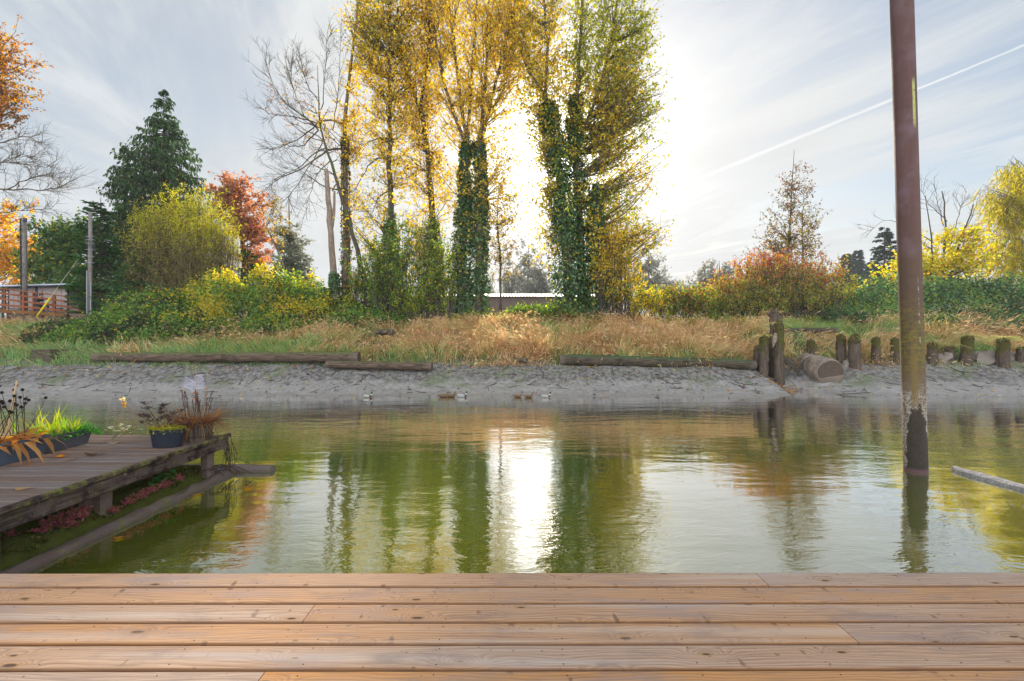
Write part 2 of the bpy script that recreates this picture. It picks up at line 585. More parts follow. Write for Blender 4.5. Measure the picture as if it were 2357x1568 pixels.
# ------------------------------------------------------------------ water
m_water, t, out = newmat('green_river_water')
p = t.pos(); X_, Y_, Z_ = t.xyz(p)
swell = t.noise(t.scale(p, (.55, 1.5, 1)), 1.0, 2, .5, .3)
rip = t.noise(t.scale(p, (2.2, 5.2, 1)), 1.35, 3, .55, .5)
micro = t.noise(t.scale(p, (7, 15, 1)), 1.6, 2, .5, .2)
calm = t.noise(t.scale(p, (.16, .3, 1)), 1.0, 2)
cm = t.math('ADD', .35, t.math('MULTIPLY', t.step(calm, .35, .7), 1.0))
h = t.math('ADD', t.math('MULTIPLY', swell, .013), t.math('MULTIPLY', t.math('MULTIPLY', rip, cm), .0056))
h = t.math('ADD', h, t.math('MULTIPLY', t.math('MULTIPLY', micro, cm), .0014))
bn = t.n('ShaderNodeBump', I={'Strength': 1.0, 'Distance': 1.0}); t.L(h, bn.inputs['Height'])
bnd = bn.outputs[0]
col = t.mix(t.noise(p, .35, 3), (.078, .092, .006), (.104, .120, .010))
df = t.n('ShaderNodeBsdfDiffuse'); t.L(col, df.inputs['Color'])
gl = t.n('ShaderNodeBsdfGlossy', I={'Roughness': .015, 'Color': (1, 1, 1, 1)}); t.L(bnd, gl.inputs['Normal'])
fr = t.n('ShaderNodeFresnel', I={'IOR': 1.6}); t.L(bnd, fr.inputs['Normal'])
fac = t.math('ADD', t.math('MULTIPLY', fr.outputs[0], 2.3), .07, clamp=True)
mx = t.n('ShaderNodeMixShader'); t.L(fac, mx.inputs[0]); t.L(df.outputs[0], mx.inputs[1]); t.L(gl.outputs[0], mx.inputs[2])
t.L(mx.outputs[0], out.inputs['Surface'])
g = G()
g.add(np.array([[-330, -330, 0], [330, -330, 0], [330, 17.9, 0], [-330, 17.9, 0]]), np.array([[0, 1, 2, 3]]))
tag(g.build('water', m_water), 'still olive green river water with fine ripples', 'water', kind='structure')

# ------------------------------------------------------------------ haze
m_haze, t, out = newmat('thin_morning_haze')
pv = t.n('ShaderNodeVolumePrincipled', I={'Color': (.93, .96, 1, 1), 'Density': .00038, 'Anisotropy': .0})
t.L(pv.outputs[0], out.inputs['Volume'])
g = G(); box(g, (0, 0, 13.2), (690, 690, 33.6))
tag(g.build('haze', m_haze), 'thin pale autumn haze over the river', 'haze', kind='stuff')

# ------------------------------------------------------------------ near deck
DZ = 0.5
m_deck, t, out = newmat('cedar_decking')
p = t.pos(); X_, Y_, Z_ = t.xyz(p)
tn = t.n('ShaderNodeSeparateColor'); t.L(t.tint(), tn.inputs[0])
brd, edge, seed = tn.outputs[0], tn.outputs[1], tn.outputs[2]
off = t.math('MULTIPLY', seed, 37.0)
cv = t.n('ShaderNodeCombineXYZ')
t.L(t.math('ADD', X_, off), cv.inputs[0]); t.L(t.math('ADD', Y_, t.math('MULTIPLY', seed, 11.0)), cv.inputs[1]); t.L(off, cv.inputs[2])
lp = cv.outputs[0]
# knots
kv = t.n('ShaderNodeTexVoronoi', voronoi_dimensions='2D', feature='F1', I={'Scale': 1.0, 'Randomness': 1.0})
t.L(t.scale(lp, (1.9, 5.5, 1)), kv.inputs['Vector'])
kd = kv.outputs['Distance']
ks = t.n('ShaderNodeSeparateColor'); t.L(kv.outputs['Color'], ks.inputs[0])
on = t.step(ks.outputs[0], .30, .36)
ksz = t.math('ADD', .022, t.math('MULTIPLY', ks.outputs[1], .05))
knot = t.math('MULTIPLY', on, t.math('SUBTRACT', 1.0, t.step(t.math('DIVIDE', kd, ksz), .55, 1.25)))
halo = t.math('MULTIPLY', on, t.math('SUBTRACT', 1.0, t.step(t.math('DIVIDE', kd, ksz), 1.0, 3.2)))
# grain bends round knots
bend = t.math('MULTIPLY', on, t.math('POWER', 2.718, t.math('MULTIPLY', t.math('MULTIPLY', kd, kd), -26.0)))
gv = t.n('ShaderNodeCombineXYZ')
t.L(t.math('MULTIPLY', t.math('ADD', X_, off), .5), gv.inputs[0])
wob = t.noise(t.scale(lp, (.9, 5, 1)), 1.0, 3)
t.L(t.math('ADD', t.math('MULTIPLY', Y_, 15.0), t.math('ADD', t.math('MULTIPLY', bend, 1.6), t.math('MULTIPLY', wob, 2.0))), gv.inputs[1])
t.L(off, gv.inputs[2])
wv = t.n('ShaderNodeTexWave', wave_type='BANDS', bands_direction='Y', wave_profile='SAW', I={'Scale': 1.1, 'Distortion': 2.4, 'Detail': 2.0, 'Detail Scale': 1.2})
t.L(gv.outputs[0], wv.inputs['Vector'])
ring = wv.outputs['Fac']
fib = t.noise(t.scale(lp, (2.5, 120, 1)), 1.0, 4, .6)
blot = t.noise(t.scale(lp, (.55, 2.5, 1)), 1.0, 4, .55)
weather = t.math('ADD', brd, t.math('MULTIPLY', t.math('SUBTRACT', blot, .5), .8), clamp=True)
weather = t.math('MULTIPLY', t.math('MULTIPLY', weather, .86), t.math('SUBTRACT', 1.0, t.math('MULTIPLY', edge, .5)))
fresh = t.mix(ring, (.40, .185, .066), (.54, .285, .120))
old = t.mix(ring, (.31, .228, .178), (.47, .38, .32))
c = t.mix(weather, fresh, old)
c = t.mix(t.math('MULTIPLY', t.step(ring, .66, .97), .62), c, (.20, .12, .085))
c = t.mix(t.math('MULTIPLY', t.step(fib, .48, .68), .46), c, (.17, .11, .085))
purp = t.math('MULTIPLY', t.step(t.noise(t.scale(lp, (.8, 5, 1)), 1.3, 4, .6), .52, .70), .62)
c = t.mix(purp, c, (.27, .21, .20))
c = t.mix(t.math('MULTIPLY', halo, .45), c, (.34, .19, .09))
c = t.mix(t.math('MULTIPLY', knot, .9), c, (.07, .042, .03))
# slanting spike knots and check marks
sv = t.n('ShaderNodeCombineXYZ')
t.L(t.math('ADD', t.math('MULTIPLY', X_, 1.6), t.math('ADD', t.math('MULTIPLY', Y_, -.55), off)), sv.inputs[0])
t.L(t.math('ADD', t.math('MULTIPLY', Y_, 5.2), t.math('MULTIPLY', seed, 20.0)), sv.inputs[1])
sk = t.n('ShaderNodeTexVoronoi', voronoi_dimensions='2D', feature='F1', I={'Scale': 1.0, 'Randomness': .9}); 
sk.voronoi_dimensions = '1D'; t.L(t.math('ADD', t.math('MULTIPLY', t.math('ADD', X_, t.math('MULTIPLY', Y_, .12)), 4.2), t.math('MULTIPLY', seed, 91.0)), sk.inputs['W'])
ss = t.n('ShaderNodeSeparateColor'); t.L(sk.outputs['Color'], ss.inputs[0])
swd = t.math('ADD', sk.outputs['Distance'], t.math('MULTIPLY', t.math('SUBTRACT', t.noise(lp, 14.0, 3), .5), .07))
bv = t.math('FRACT', t.math('DIVIDE', t.math('ADD', t.math('SUBTRACT', 2.944, Y_), t.math('MULTIPLY', X_, .0022)), .1745))
bm = t.step(t.math('ABSOLUTE', t.math('SUBTRACT', bv, t.step(ss.outputs[0], .3, .7))), .62, .12)
sm = t.math('MULTIPLY', t.step(ss.outputs[2], .58, .62), t.step(t.math('SUBTRACT', t.math('MULTIPLY', bm, .075), swd), -.01, .045))
sm = t.math('MULTIPLY', sm, t.step(t.noise(t.scale(lp, (3, 13, 1)), 1.2, 3), .46, .60))
c = t.mix(t.math('MULTIPLY', sm, .8), c, (.13, .075, .05))
fl = t.step(t.noise(lp, 26.0, 3, .5), .68, .74)
c = t.mix(t.math('MULTIPLY', fl, .7), c, (.12, .08, .06))
worn = t.step(t.noise(t.scale(lp, (.35, 9, 1)), 1.0, 3, .5), .52, .75)  # pale streaks: wear plus board sheen put into the colour
c = t.mix(t.math('MULTIPLY', worn, .38), c, (.52, .46, .41))
grime = t.step(t.noise(t.scale(lp, (1.3, 3.2, 1)), 1.7, 6, .7), .50, .72)
c = t.mix(t.math('MULTIPLY', grime, .55), c, (.20, .155, .14))
c = t.mix(t.math('MULTIPLY', edge, .7), c, (.13, .055, .022))
hb = t.math('ADD', t.math('MULTIPLY', ring, .4), t.math('ADD', t.math('MULTIPLY', fib, .5), t.math('MULTIPLY', knot, -.4)))
principled(t, out, c, t.math('ADD', .62, t.math('MULTIPLY', weather, .25)), t.bump(hb, .3, .005), .1)

deck = empty('deck', (0, 1.0, DZ), 'cedar plank deck in the foreground, weathered beige and orange', 'deck')
gd, gn = G(), G()
yaw = .0022


def board(x0, x1, y0, y1, weather, seed, r=.011, th=.038):
    """plank with rounded long edges; tint = (weathering, edge, seed)"""
    k = 5
    a = np.linspace(0, math.pi / 2, k)
    prof = [(y0 + r - r * math.sin(x), DZ - r + r * math.cos(x)) for x in a[::-1]]
    prof += [(y1 - r + r * math.sin(x), DZ - r + r * math.cos(x)) for x in a]
    ed = [1] * 3 + [.5, 0] + [0, .5] + [1] * 3
    prof = [(y0, DZ - th)] + prof + [(y1, DZ - th)]
    ed = [1] + ed + [1]
    n = len(prof)
    V, C = [], []
    nx = 2
    for x in np.linspace(x0, x1, nx):
        for (y, z), e in zip(prof, ed):
            V.append((x, y + yaw * x, z)); C.append((weather, e, seed))
    q = [[i_ * n + j_, (i_ + 1) * n + j_, (i_ + 1) * n + j_ + 1, i_ * n + j_ + 1] for i_ in range(nx - 1) for j_ in range(n - 1)]
    base = [list(range(n))[::-1], [(nx - 1) * n + j_ for j_ in range(n)]]
    gd.add(V, [np.array(q), np.array(base)], np.array(C))


pitch = .1745
row_w = [[(-9, 1.57, .60), (1.574, 9, 1.0)], [(-9, 9, .40)], [(-9, -1.12, .80), (-1.116, 9, .5)],
         [(-9, 1.72, .25), (1.724, 9, .8)], [(-9, 9, .72)], [(-9, -1.12, 1.0), (-1.116, 9, .05)]]
srnd = random.Random(3)
for k in range(22):
    y1 = 2.944 - k * pitch; y0 = y1 - pitch + .010
    row = row_w[k] if k < len(row_w) else [(-9, srnd.uniform(-3, 3), srnd.uniform(.3, 1))]
    if len(row) == 1 and row[0][1] < 9: row = row + [(row[0][1] + .004, 9, srnd.uniform(.2, 1))]
    for (a, b, w) in row:
        board(a, b, y0, y1, w, srnd.random())
    for jx in np.arange(-8.9, 9, .61):
        for yy in (y0 + .03, y1 - .03):
            x = jx + srnd.uniform(-.012, .012); yv = yy + yaw * x + srnd.uniform(-.006, .006)
            an = np.arange(6) / 6 * 2 * math.pi
            gn.add(np.stack([x + .0042 * np.cos(an), yv + .0042 * np.sin(an), np.full(6, DZ + .0006)], -1), np.arange(6)[None], (.03, .025, .022))
gd.build('decking', m_deck, deck)
gn.build('nail_heads', TINT, deck)
gj = G()
for jx in np.arange(-8.9, 9, .61):
    box(gj, (jx, 1.0, DZ - .038 - .071), (.04, 3.7, .138))
box(gj, (0, 2.90, DZ - .115), (18, .038, .14), col=(1, 1, 1))
gj.build('joist', mat_bark('joist_wood', (.14, .085, .05), (.22, .14, .085), sc=(2, 20, 20)), deck)
gf = G()
for yy in (2.4, .4):
    box(gf, (0, yy, .12), (18, .55, .34), bev=.04)
gf.build('float', mat_plain('float_timber', (.06, .055, .045)), deck)

# ------------------------------------------------------------------ old dock on the left
m_old, t, out = newmat('weathered_dock_wood')
p = t.pos(); Xo, Yo, Zo = t.xyz(p)
tn = t.n('ShaderNodeSeparateColor'); t.L(t.tint(), tn.inputs[0])
cv = t.n('ShaderNodeCombineXYZ'); t.L(Xo, cv.inputs[0]); t.L(t.math('ADD', Yo, t.math('MULTIPLY', tn.outputs[0], 31.0)), cv.inputs[1]); t.L(Zo, cv.inputs[2])
gr = t.noise(t.scale(cv.outputs[0], (3, 60, 60)), 1.0, 5, .6)
bl = t.noise(cv.outputs[0], 3.0, 5, .6)
c = t.mix(gr, (.05, .033, .026), (.225, .158, .130))
c = t.mix(t.math('MULTIPLY', t.step(bl, .5, .7), .6), c, (.15, .075, .05))
c = t.mix(t.math('MULTIPLY', tn.outputs[1], .6), c, t.mix(gr, (.10, .088, .088), (.235, .21, .21)))
nb = t.noise(p, 14.0, 5, .65); nb2 = t.noise(p, 3.5, 3)
mo = t.math('MULTIPLY', tn.outputs[2], t.math('MULTIPLY', t.step(nb, .46, .6), t.step(nb2, .42, .6)))
c = t.mix(t.math('MULTIPLY', mo, .95), c, (.12, .125, .022))
c = t.mix(t.math('MULTIPLY', t.math('MULTIPLY', tn.outputs[2], t.step(nb2, .62, .5)), .55), c, (.07, .05, .045))
principled(t, out, c, .75, t.bump(t.math('ADD', gr, t.math('MULTIPLY', mo, 1.5)), .5, .012), .25)
m_beam, t, out = newmat('mossy_dock_beam')
p = t.pos()
tn = t.n('ShaderNodeSeparateColor'); t.L(t.tint(), tn.inputs[0])
gr = t.noise(t.scale(p, (26, 2.2, 26)), 1.0, 6, .65); f1 = t.noise(p, 18., 5, .7); f2 = t.noise(p, 5., 4, .6)
c = t.mix(t.step(gr, .3, .72), (.022, .015, .013), (.125, .088, .078))
c = t.mix(t.math('MULTIPLY', t.step(f1, .60, .70), .6), c, (.30, .27, .25))
c = t.mix(t.math('MULTIPLY', t.step(f2, .52, .66), .8), c, (.018, .013, .011))
mo = t.math('MULTIPLY', tn.outputs[2], t.math('MULTIPLY', t.step(f1, .42, .54), t.step(f2, .60, .44)))
c = t.mix(t.math('MULTIPLY', mo, .95), c, t.mix(f1, (.08, .09, .015), (.20, .20, .04)))
principled(t, out, c, .85, t.bump(t.math('ADD', gr, t.math('MULTIPLY', f1, .8)), .9, .02), .2)
m_moss, t, out = newmat('moss')
p = t.pos(); a = t.noise(p, 9.0, 5, .7)
principled(t, out, t.mix(a, (.03, .035, .01), (.12, .13, .025)), .95, t.bump(t.noise(p, 40., 4), 1., .03), .1)

dock = empty('old_dock', (-6.6, 5.0, .61), 'weathered grey brown dock carrying planters beside the deck', 'dock')
gp, gfa, gpo = G(), G(), G()
orr = random.Random(8)
y = 2.6
OX = -4.19
while y < 6.72:
    w = .188
    y1 = min(y + w, 6.74)
    xo = OX + orr.uniform(-.012, .012)
    box(gp, ((xo - 10) / 2, (y + y1 - .012) / 2, .61 - .019 + orr.uniform(-.004, .004)), (xo + 10, y1 - y - .034, .038), col=(orr.random(), orr.random() ** 1.6, 0), bev=.006)
    y = y1
# edge cap board with moss, beam below
box(gfa, (OX + .012, 4.67, .605), (.05, 4.16, .055), col=(.3, .1, .85), bev=.012)
box(gfa, (OX - .03, 4.66, .50), (.075, 4.14, .155), col=(.7, .05, .15), bev=.014)
box(gfa, (-7.1, 6.70, .50), (5.74, .07, .15), col=(.2, .1, .5), bev=.012)
gp.build('decking', m_old, dock)
gfa.build('edge_beam', m_beam, dock)
for (px_, py_, rr) in ((-4.52, 5.02, .075), (-4.38, 6.55, .07), (-5.9, 5.0, .08), (-4.5, 3.9, .07), (-5.9, 6.5, .08)):
    g = G(); box(g, (px_, py_, .16), (rr * 2, rr * 2, .8), col=(.2, .2, .45), bev=.03)
    if rr == .075:
        tube(g, [(px_ - .13, py_ - .05, -.2), (px_ - .13, py_ - .05, .55)], .085, 10, col=(.4, .1, .9))
    g.build('post', m_old, dock)
g = G()
box(g, (-6.0, 4.6, .40), (.1, 4.2, .14), col=(.5, .1, .2)); box(g, (-8.0, 4.6, .40), (.1, 4.2, .14), col=(.5, .1, .2))
g.build('joist', m_old, dock)

# mossy float timbers at the water line
g = G()
ys_ = np.linspace(2.7, 6.86, 26)
rn = np.random.default_rng(4)
rings = []
for y_ in ys_:
    w0, w1 = .068 + .008 * rn.normal(), .068 + .008 * rn.normal(); zt = .06 + .008 * rn.normal()
    rings.append([(-4.24 - w0, y_, -.1), (-4.24 + w1 + .01, y_, -.1), (-4.24 + w1, y_, zt - .03), (-4.24 + w1 - .03, y_, zt), (-4.24, y_, zt + .012 + .006 * rn.normal()), (-4.24 - w0 + .02, y_, zt + .005), (-4.24 - w0, y_, zt - .02)])
loft(g, rings, col=(.6, .45, .7))
tag(g.build('float_log', m_old), 'long waterlogged timber floating under the edge of the old dock', 'log', 'float timbers round the old dock')
g = G()
rings = []
for x_ in np.linspace(-6.2, -3.68, 16):
    w0, w1 = .085 + .01 * rn.normal(), .085 + .01 * rn.normal(); zt = .07 + .008 * rn.normal()
    rings.append([(x_, 7. - w0, -.1), (x_, 7. + w1, -.1), (x_, 7. + w1, zt - .03), (x_, 7. + w1 * .5, zt + .01), (x_, 7. - w0 * .4, zt + .015), (x_, 7. - w0, zt - .035)])
loft(g, rings, col=(.2, .75, .3))
tag(g.build('float_log', m_old), 'grey half-sunk timber sticking out past the dock corner', 'log', 'float timbers round the old dock')
g = G()
gx = np.linspace(-5.2, -4.27, 14); gy = np.linspace(2.7, 6.75, 50)
GX, GY = np.meshgrid(gx, gy, indexing='ij')
GZ = .06 + .12 * n2(GX, GY, 5, 31) + .05 * n2(GX, GY, 14, 32)
ee = np.clip((GX + 4.52) / .2, 0, 1); GZ = GZ * (1 - ee) + .015 * ee
q = np.stack([(np.arange(13)[:, None] * 50 + np.arange(49)[None]).ravel() + k for k in (0, 50, 51, 1)], -1)
g.add(np.stack([GX, GY, GZ], -1).reshape(-1, 3), q)
mr = np.random.default_rng(77)
n = 2600
mx_, my_ = mr.uniform(-5.0, -4.36, n), mr.uniform(3.3, 6.7, n)
mz_ = .07 + .12 * n2(mx_, my_, 5, 31)
leaves(g, np.stack([mx_, my_, mz_], -1), rdir(n, mr) + [0, 0, .7], rdir(n, mr), mr.uniform(.02, .05, n), .5, palette(n, [(.05, .06, .012), (.10, .13, .02), (.03, .03, .015), (.14, .10, .03)], None, .3, mr), 1)
tag(g.build('moss', [m_moss, LEAF], smooth=True), 'dark moss bed between the float timber and the dock posts', 'moss', kind='stuff')

# half sunk plank on the right
g = G()
a_, b_ = D(2195, 1081, 7.02), D(2400, 1142, 5.9)
a_[2] = b_[2] = .02
pts = np.linspace(a_, b_, 12); pts[:, 2] += .008 * rn.normal(size=12)
wv_ = .8 * np.array([.04, .085, .1, .11, .105, .11, .1, .11, .1, .1, .1, .1])
dd = unit((b_ - a_)[None])[0]; sd = np.array([-dd[1], dd[0], 0])
rings = []
for p_, w_ in zip(pts, wv_):
    rings.append([p_ + sd * w_ * c0 + np.array([0, 0, h0]) for c0, h0 in ((-1, -.03), (1, -.03), (1, .025), (.5, .045), (-.5, .04), (-1, .02))])
loft(g, rings, col=(.4, 1.0, .12))
tag(g.build('driftwood_plank', mat_bark('driftwood_grey', (.20, .185, .175), (.42, .39, .375), sc=(2, 14, 14))), 'pale grey driftwood plank floating beside the steel pile', 'driftwood')

# ------------------------------------------------------------------ steel pile
m_pile, t, out = newmat('rusty_pile_steel')
p = t.pos(); Xw, Yp, Zp = t.xyz(p)
Xp = t.math('SUBTRACT', t.math('MULTIPLY', t.math('ADD', t.math('SUBTRACT', Xw, 6.226), t.math('MULTIPLY', Zp, .03)), .75), t.math('MULTIPLY', t.math('SUBTRACT', Yp, 7.02), .66))
st = t.noise(t.scale(p, (9, 9, .8)), 1.0, 5, .6); sp = t.noise(p, 16., 5, .7); sb = t.noise(p, 2.6, 4, .6); sp2 = t.noise(p, 55., 3, .6)
c = t.mix(st, (.062, .035, .032), (.135, .072, .062))
c = t.mix(t.step(sb, .45, .7), c, (.13, .08, .085))
c = t.mix(t.math('MULTIPLY', t.step(sp2, .6, .75), .4), c, (.22, .15, .13))
zj = t.math('ADD', Zp, t.math('MULTIPLY', t.math('SUBTRACT', sb, .5), .8))
c = t.mix(t.math('MULTIPLY', t.step(zj, 4.0, 2.6), .85), c, t.mix(sp, (.055, .036, .024), (.12, .078, .048)))
rings_ = t.noise(t.scale(p, (1, 1, 28)), 1.0, 3, .6)
mossf = t.math('MULTIPLY', t.step(zj, 2.75, 2.1), t.step(t.math('ADD', sp, t.math('MULTIPLY', rings_, .5)), .62, .95))
c = t.mix(t.math('MULTIPLY', mossf, .9), c, (.15, .13, .016))
c = t.mix(t.step(zj, 1.75, 1.35), c, t.mix(rings_, (.085, .056, .034), (.15, .105, .062)))
# barnacle band
bar = t.math('MULTIPLY', t.step(t.math('ADD', Zp, t.math('MULTIPLY', sb, .5)), 1.68, 1.30), t.step(t.math('ADD', t.math('MULTIPLY', sp, .40), t.math('ADD', t.math('MULTIPLY', sp2, .60), t.math('MULTIPLY', t.math('SUBTRACT', t.noise(t.scale(p, (9, 9, 1.5)), 1., 3), .5), .35))), .44, .56))
c = t.mix(t.math('MULTIPLY', bar, .9), c, t.mix(sp2, (.24, .20, .165), (.44, .40, .35)))
strk = t.math('MULTIPLY', t.math('MULTIPLY', t.step(Zp, .9, 1.1), t.step(Zp, 2.3, 1.6)), t.step(t.math('ABSOLUTE', t.math('SUBTRACT', Xp, .015)), .06, .015))
c = t.mix(t.math('MULTIPLY', strk, .75), c, (.15, .10, .035))
# dark weed patch up from the water
pw = t.math('ADD', t.math('MULTIPLY', t.math('SUBTRACT', 6.13, Xp), 2.6), t.math('ADD', t.math('MULTIPLY', t.math('SUBTRACT', t.noise(p, 5., 4), .5), .5), .92))
dxn = t.math('DIVIDE', t.math('SUBTRACT', t.math('ADD', Xp, t.math('MULTIPLY', t.math('SUBTRACT', t.noise(p, 9., 4), .5), .16)), 0.032), .135)
dk = t.step(t.math('SUBTRACT', t.math('ADD', Zp, t.math('MULTIPLY', t.math('SUBTRACT', sp, .5), .6)), t.math('MULTIPLY', t.math('SQRT', t.math('SUBTRACT', 1.0, t.math('POWER', t.math('ABSOLUTE', dxn), 3.6), clamp=True)), .98)), .05, -.04)
c = t.mix(t.math('MULTIPLY', dk, .97), c, t.mix(sp2, (.010, .008, .006), (.065, .050, .036)))
c = t.mix(t.step(Zp, .07, .02), c, (.11, .06, .065))
# scraped green paint marks
pm = t.math('MULTIPLY', t.step(t.math('ABSOLUTE', t.math('SUBTRACT', Zp, 5.60)), .42, .25), t.step(t.math('ABSOLUTE', t.math('SUBTRACT', Xp, .105)), .020, .010))
c = t.mix(t.math('MULTIPLY', pm, t.step(sp, .3, .5)), c, (.34, .34, .12))
sc1 = t.math('MULTIPLY', t.math('MULTIPLY', t.step(Zp, 1.9, 2.0), t.step(Zp, 3.0, 2.9)), t.step(t.math('ABSOLUTE', t.math('SUBTRACT', Xp, .092)), .009, .004))
c = t.mix(t.math('MULTIPLY', t.math('MULTIPLY', sc1, .55), t.step(sp, .46, .58)), c, (.42, .40, .38))
rgh = t.math('ADD', .55, t.math('MULTIPLY', sp, .25))
principled(t, out, c, rgh, t.bump(t.math('ADD', sp2, t.math('MULTIPLY', bar, 1.0)), .35, .01), .35)
g = G()
b0, t0 = D(2108, 1083, 7.02), D(2075.5, 0, 7.02)
dd = t0 - b0
pts = [b0 - dd * .25, b0, b0 + dd * .35, b0 + dd * .7, b0 + dd, b0 + dd * 1.12]
tube(g, pts, [.148, .148, .147, .146, .145, .145], 40)
tag(g.build('steel_pile', m_pile, smooth=True), 'tall rusty steel mooring pile with barnacles and moss at its foot', 'pile')
# ------------------------------------------------------------------ trees


def blob_points(n, blobs, r, shell=.55, cone=None):
    """random points in a union of ellipsoids given as (x, y, rx, ry, Y, depth, weight) in viewing units"""
    w = np.array([b[6] if len(b) > 6 else b[2] * b[3] for b in blobs], float)
    idx = r.choice(len(blobs), n, p=w / w.sum())
    out = np.zeros((n, 3))
    d = rdir(n, r) * (r.random((n, 1)) ** shell)
    for k, b in enumerate(blobs):
        s = idx == k
        c = D(b[0], b[1], b[4])
        rad = np.array([b[2] * b[4] / F, b[5], b[3] * b[4] / F])
        out[s] = c + d[s] * rad
    return out


def trunk_path(pts, Y, r0, r1, n=14, dY=0.0, r=None, wob=.03):
    """pts in viewing units (bottom first) at distance Y -> smooth world path, radius tapering"""
    r = r or rng
    k = np.linspace(0, 1, len(pts))
    q = np.array([D(x, y, Y + dY * kk) for (x, y), kk in zip(pts, k)])
    s = np.linspace(0, 1, n)
    path = np.stack([np.interp(s, k, q[:, a]) for a in range(3)], -1)
    # light smoothing keeps bends from looking like hinges
    for _ in range(2): path[1:-1] = .25 * path[:-2] + .5 * path[1:-1] + .25 * path[2:]
    path[1:-1] += r.normal(size=(n - 2, 3)) * wob
    return path, np.linspace(r0, r1, n)


def bezier(p0, p1, p2, n):
    s = np.linspace(0, 1, n)[None, :, None]
    return (1 - s) ** 2 * p0[:, None] + 2 * s * (1 - s) * p1[:, None] + s * s * p2[:, None]


def branches(trunks, targets, r, slope=.7, seg=7, jit=.05, rbase=.045, lift=.35, minz=None):
    """one bough from the best trunk point to every target point; returns paths (B,seg,3) and radii"""
    P = np.concatenate([t[0] for t in trunks]); Rr = np.concatenate([t[1] for t in trunks])
    B = len(targets)
    best = np.zeros(B, int)
    for k in range(0, B, 400):
        d = targets[k:k + 400, None] - P[None]
        hd = np.linalg.norm(d[..., :2], axis=-1)
        cost = hd + 1.3 * np.abs(d[..., 2] - slope * hd) + .25 * r.random(d.shape[:2])
        if minz is not None: cost = cost + 50 * (P[None, :, 2] < minz)
        best[k:k + 400] = cost.argmin(1)
    p0 = P[best]; p2 = targets
    d = p2 - p0; ln = np.linalg.norm(d, axis=1, keepdims=True)
    p1 = p0 + d * .5 + np.array([0, 0, 1.]) * ln * (.5 - lift) * -1 * .5 + r.normal(size=(B, 3)) * ln * .08
    path = bezier(p0, p1, p2, seg)
    path[:, 1:-1] += r.normal(size=(B, seg - 2, 3)) * jit
    r0 = np.minimum(Rr[best] * .5, .010 + rbase * .55 * ln[:, 0] / 3)
    rad = r0[:, None] * np.linspace(1, .18, seg)[None]
    return path, np.maximum(rad, .005)


def twigs_on(path, per, r, length=(.4, 1.1), t0=.3, up=.2, fwd=.6, droop=0.):
    B, seg = path.shape[:2]
    k = np.repeat(np.arange(B), per)
    s = (t0 + (1 - t0) * r.random(len(k)) ** .8) * (seg - 1.001)
    i = s.astype(int); f = (s - i)[:, None]
    p = path[k, i] * (1 - f) + path[k, i + 1] * f
    d = unit(path[k, i + 1] - path[k, i])
    dr = unit(d * fwd + rdir(len(k), r) * .8 + np.array([0, 0, up]))
    L = r.uniform(*length, len(k))[:, None]
    mid = p + dr * L * .55 + rdir(len(k), r) * L * .06
    end = p + dr * L + np.array([0, 0, -droop]) * L
    return np.stack([p, mid, end], 1)


def leaves_on(tw, per, r, spread=.1, t0=.15):
    k = np.repeat(np.arange(len(tw)), per)
    s = t0 + (1 - t0) * r.random(len(k))
    a = np.where(s[:, None] < .55, tw[k, 0] + (tw[k, 1] - tw[k, 0]) * (s / .55)[:, None], tw[k, 1] + (tw[k, 2] - tw[k, 1]) * ((s - .55) / .45)[:, None])
    return a + rdir(len(k), r) * spread * r.random((len(k), 1)), k


def leaf_cloud(g, c, r, size=(.1, .16), wr=.72, colf=None, down=.5, mat=0):
    n = len(c)
    ax = rdir(n, r) + np.array([0, 0, -down])
    leaves(g, c, ax, rdir(n, r), r.uniform(*size, n), wr, colf(c), mat)


def tree(name, label, cat, base, trunks, blobs, seed, nb=60, per=9, lp=7, leaf=(.08, .20), wr=.75, colf=None,
         bark=None, slope=.7, twl=(.45, 1.1), tw_up=.2, minz=None, spread=.12, group=None, bare=None, sides=9,
         leafmat=None, down=.5, extra=None, lift=.35, droop=0., rbase=.045, rough=.06, twr=.007, keep=None):
    r = np.random.default_rng(seed)
    o = empty(name, base, label, cat, group)
    gt = G()
    for (p, rd) in trunks:
        tube(gt, p, rd, sides, rough=rough, r=r)
    gc = G()
    if nb:
        tg = blob_points(nb, blobs, r, .5)
        if keep is not None: tg = tg[keep(tg)]
        pa, ra = branches(trunks, tg, r, slope, minz=minz, lift=lift, rbase=rbase)
        tubes(gt, pa, ra, 4)
        tw = twigs_on(pa, per, r, twl, up=tw_up, droop=droop)
        tubes(gt, tw, np.tile([twr, twr * .7, twr * .35], (len(tw), 1)), 3)
        if lp:
            c, k = leaves_on(tw, lp, r, spread)
            leaf_cloud(gc, c, r, leaf, wr, colf, down)
    if bare is not None: bare(gt, r, trunks)
    if extra is not None: extra(gc, r)
    gt.build('trunk', bark or BARK, o, smooth=True)
    if gc.n: gc.build('crown', leafmat or LEAF, o)
    return o


def clump(P, scale, seed):
    return vnoise(P, scale, seed)


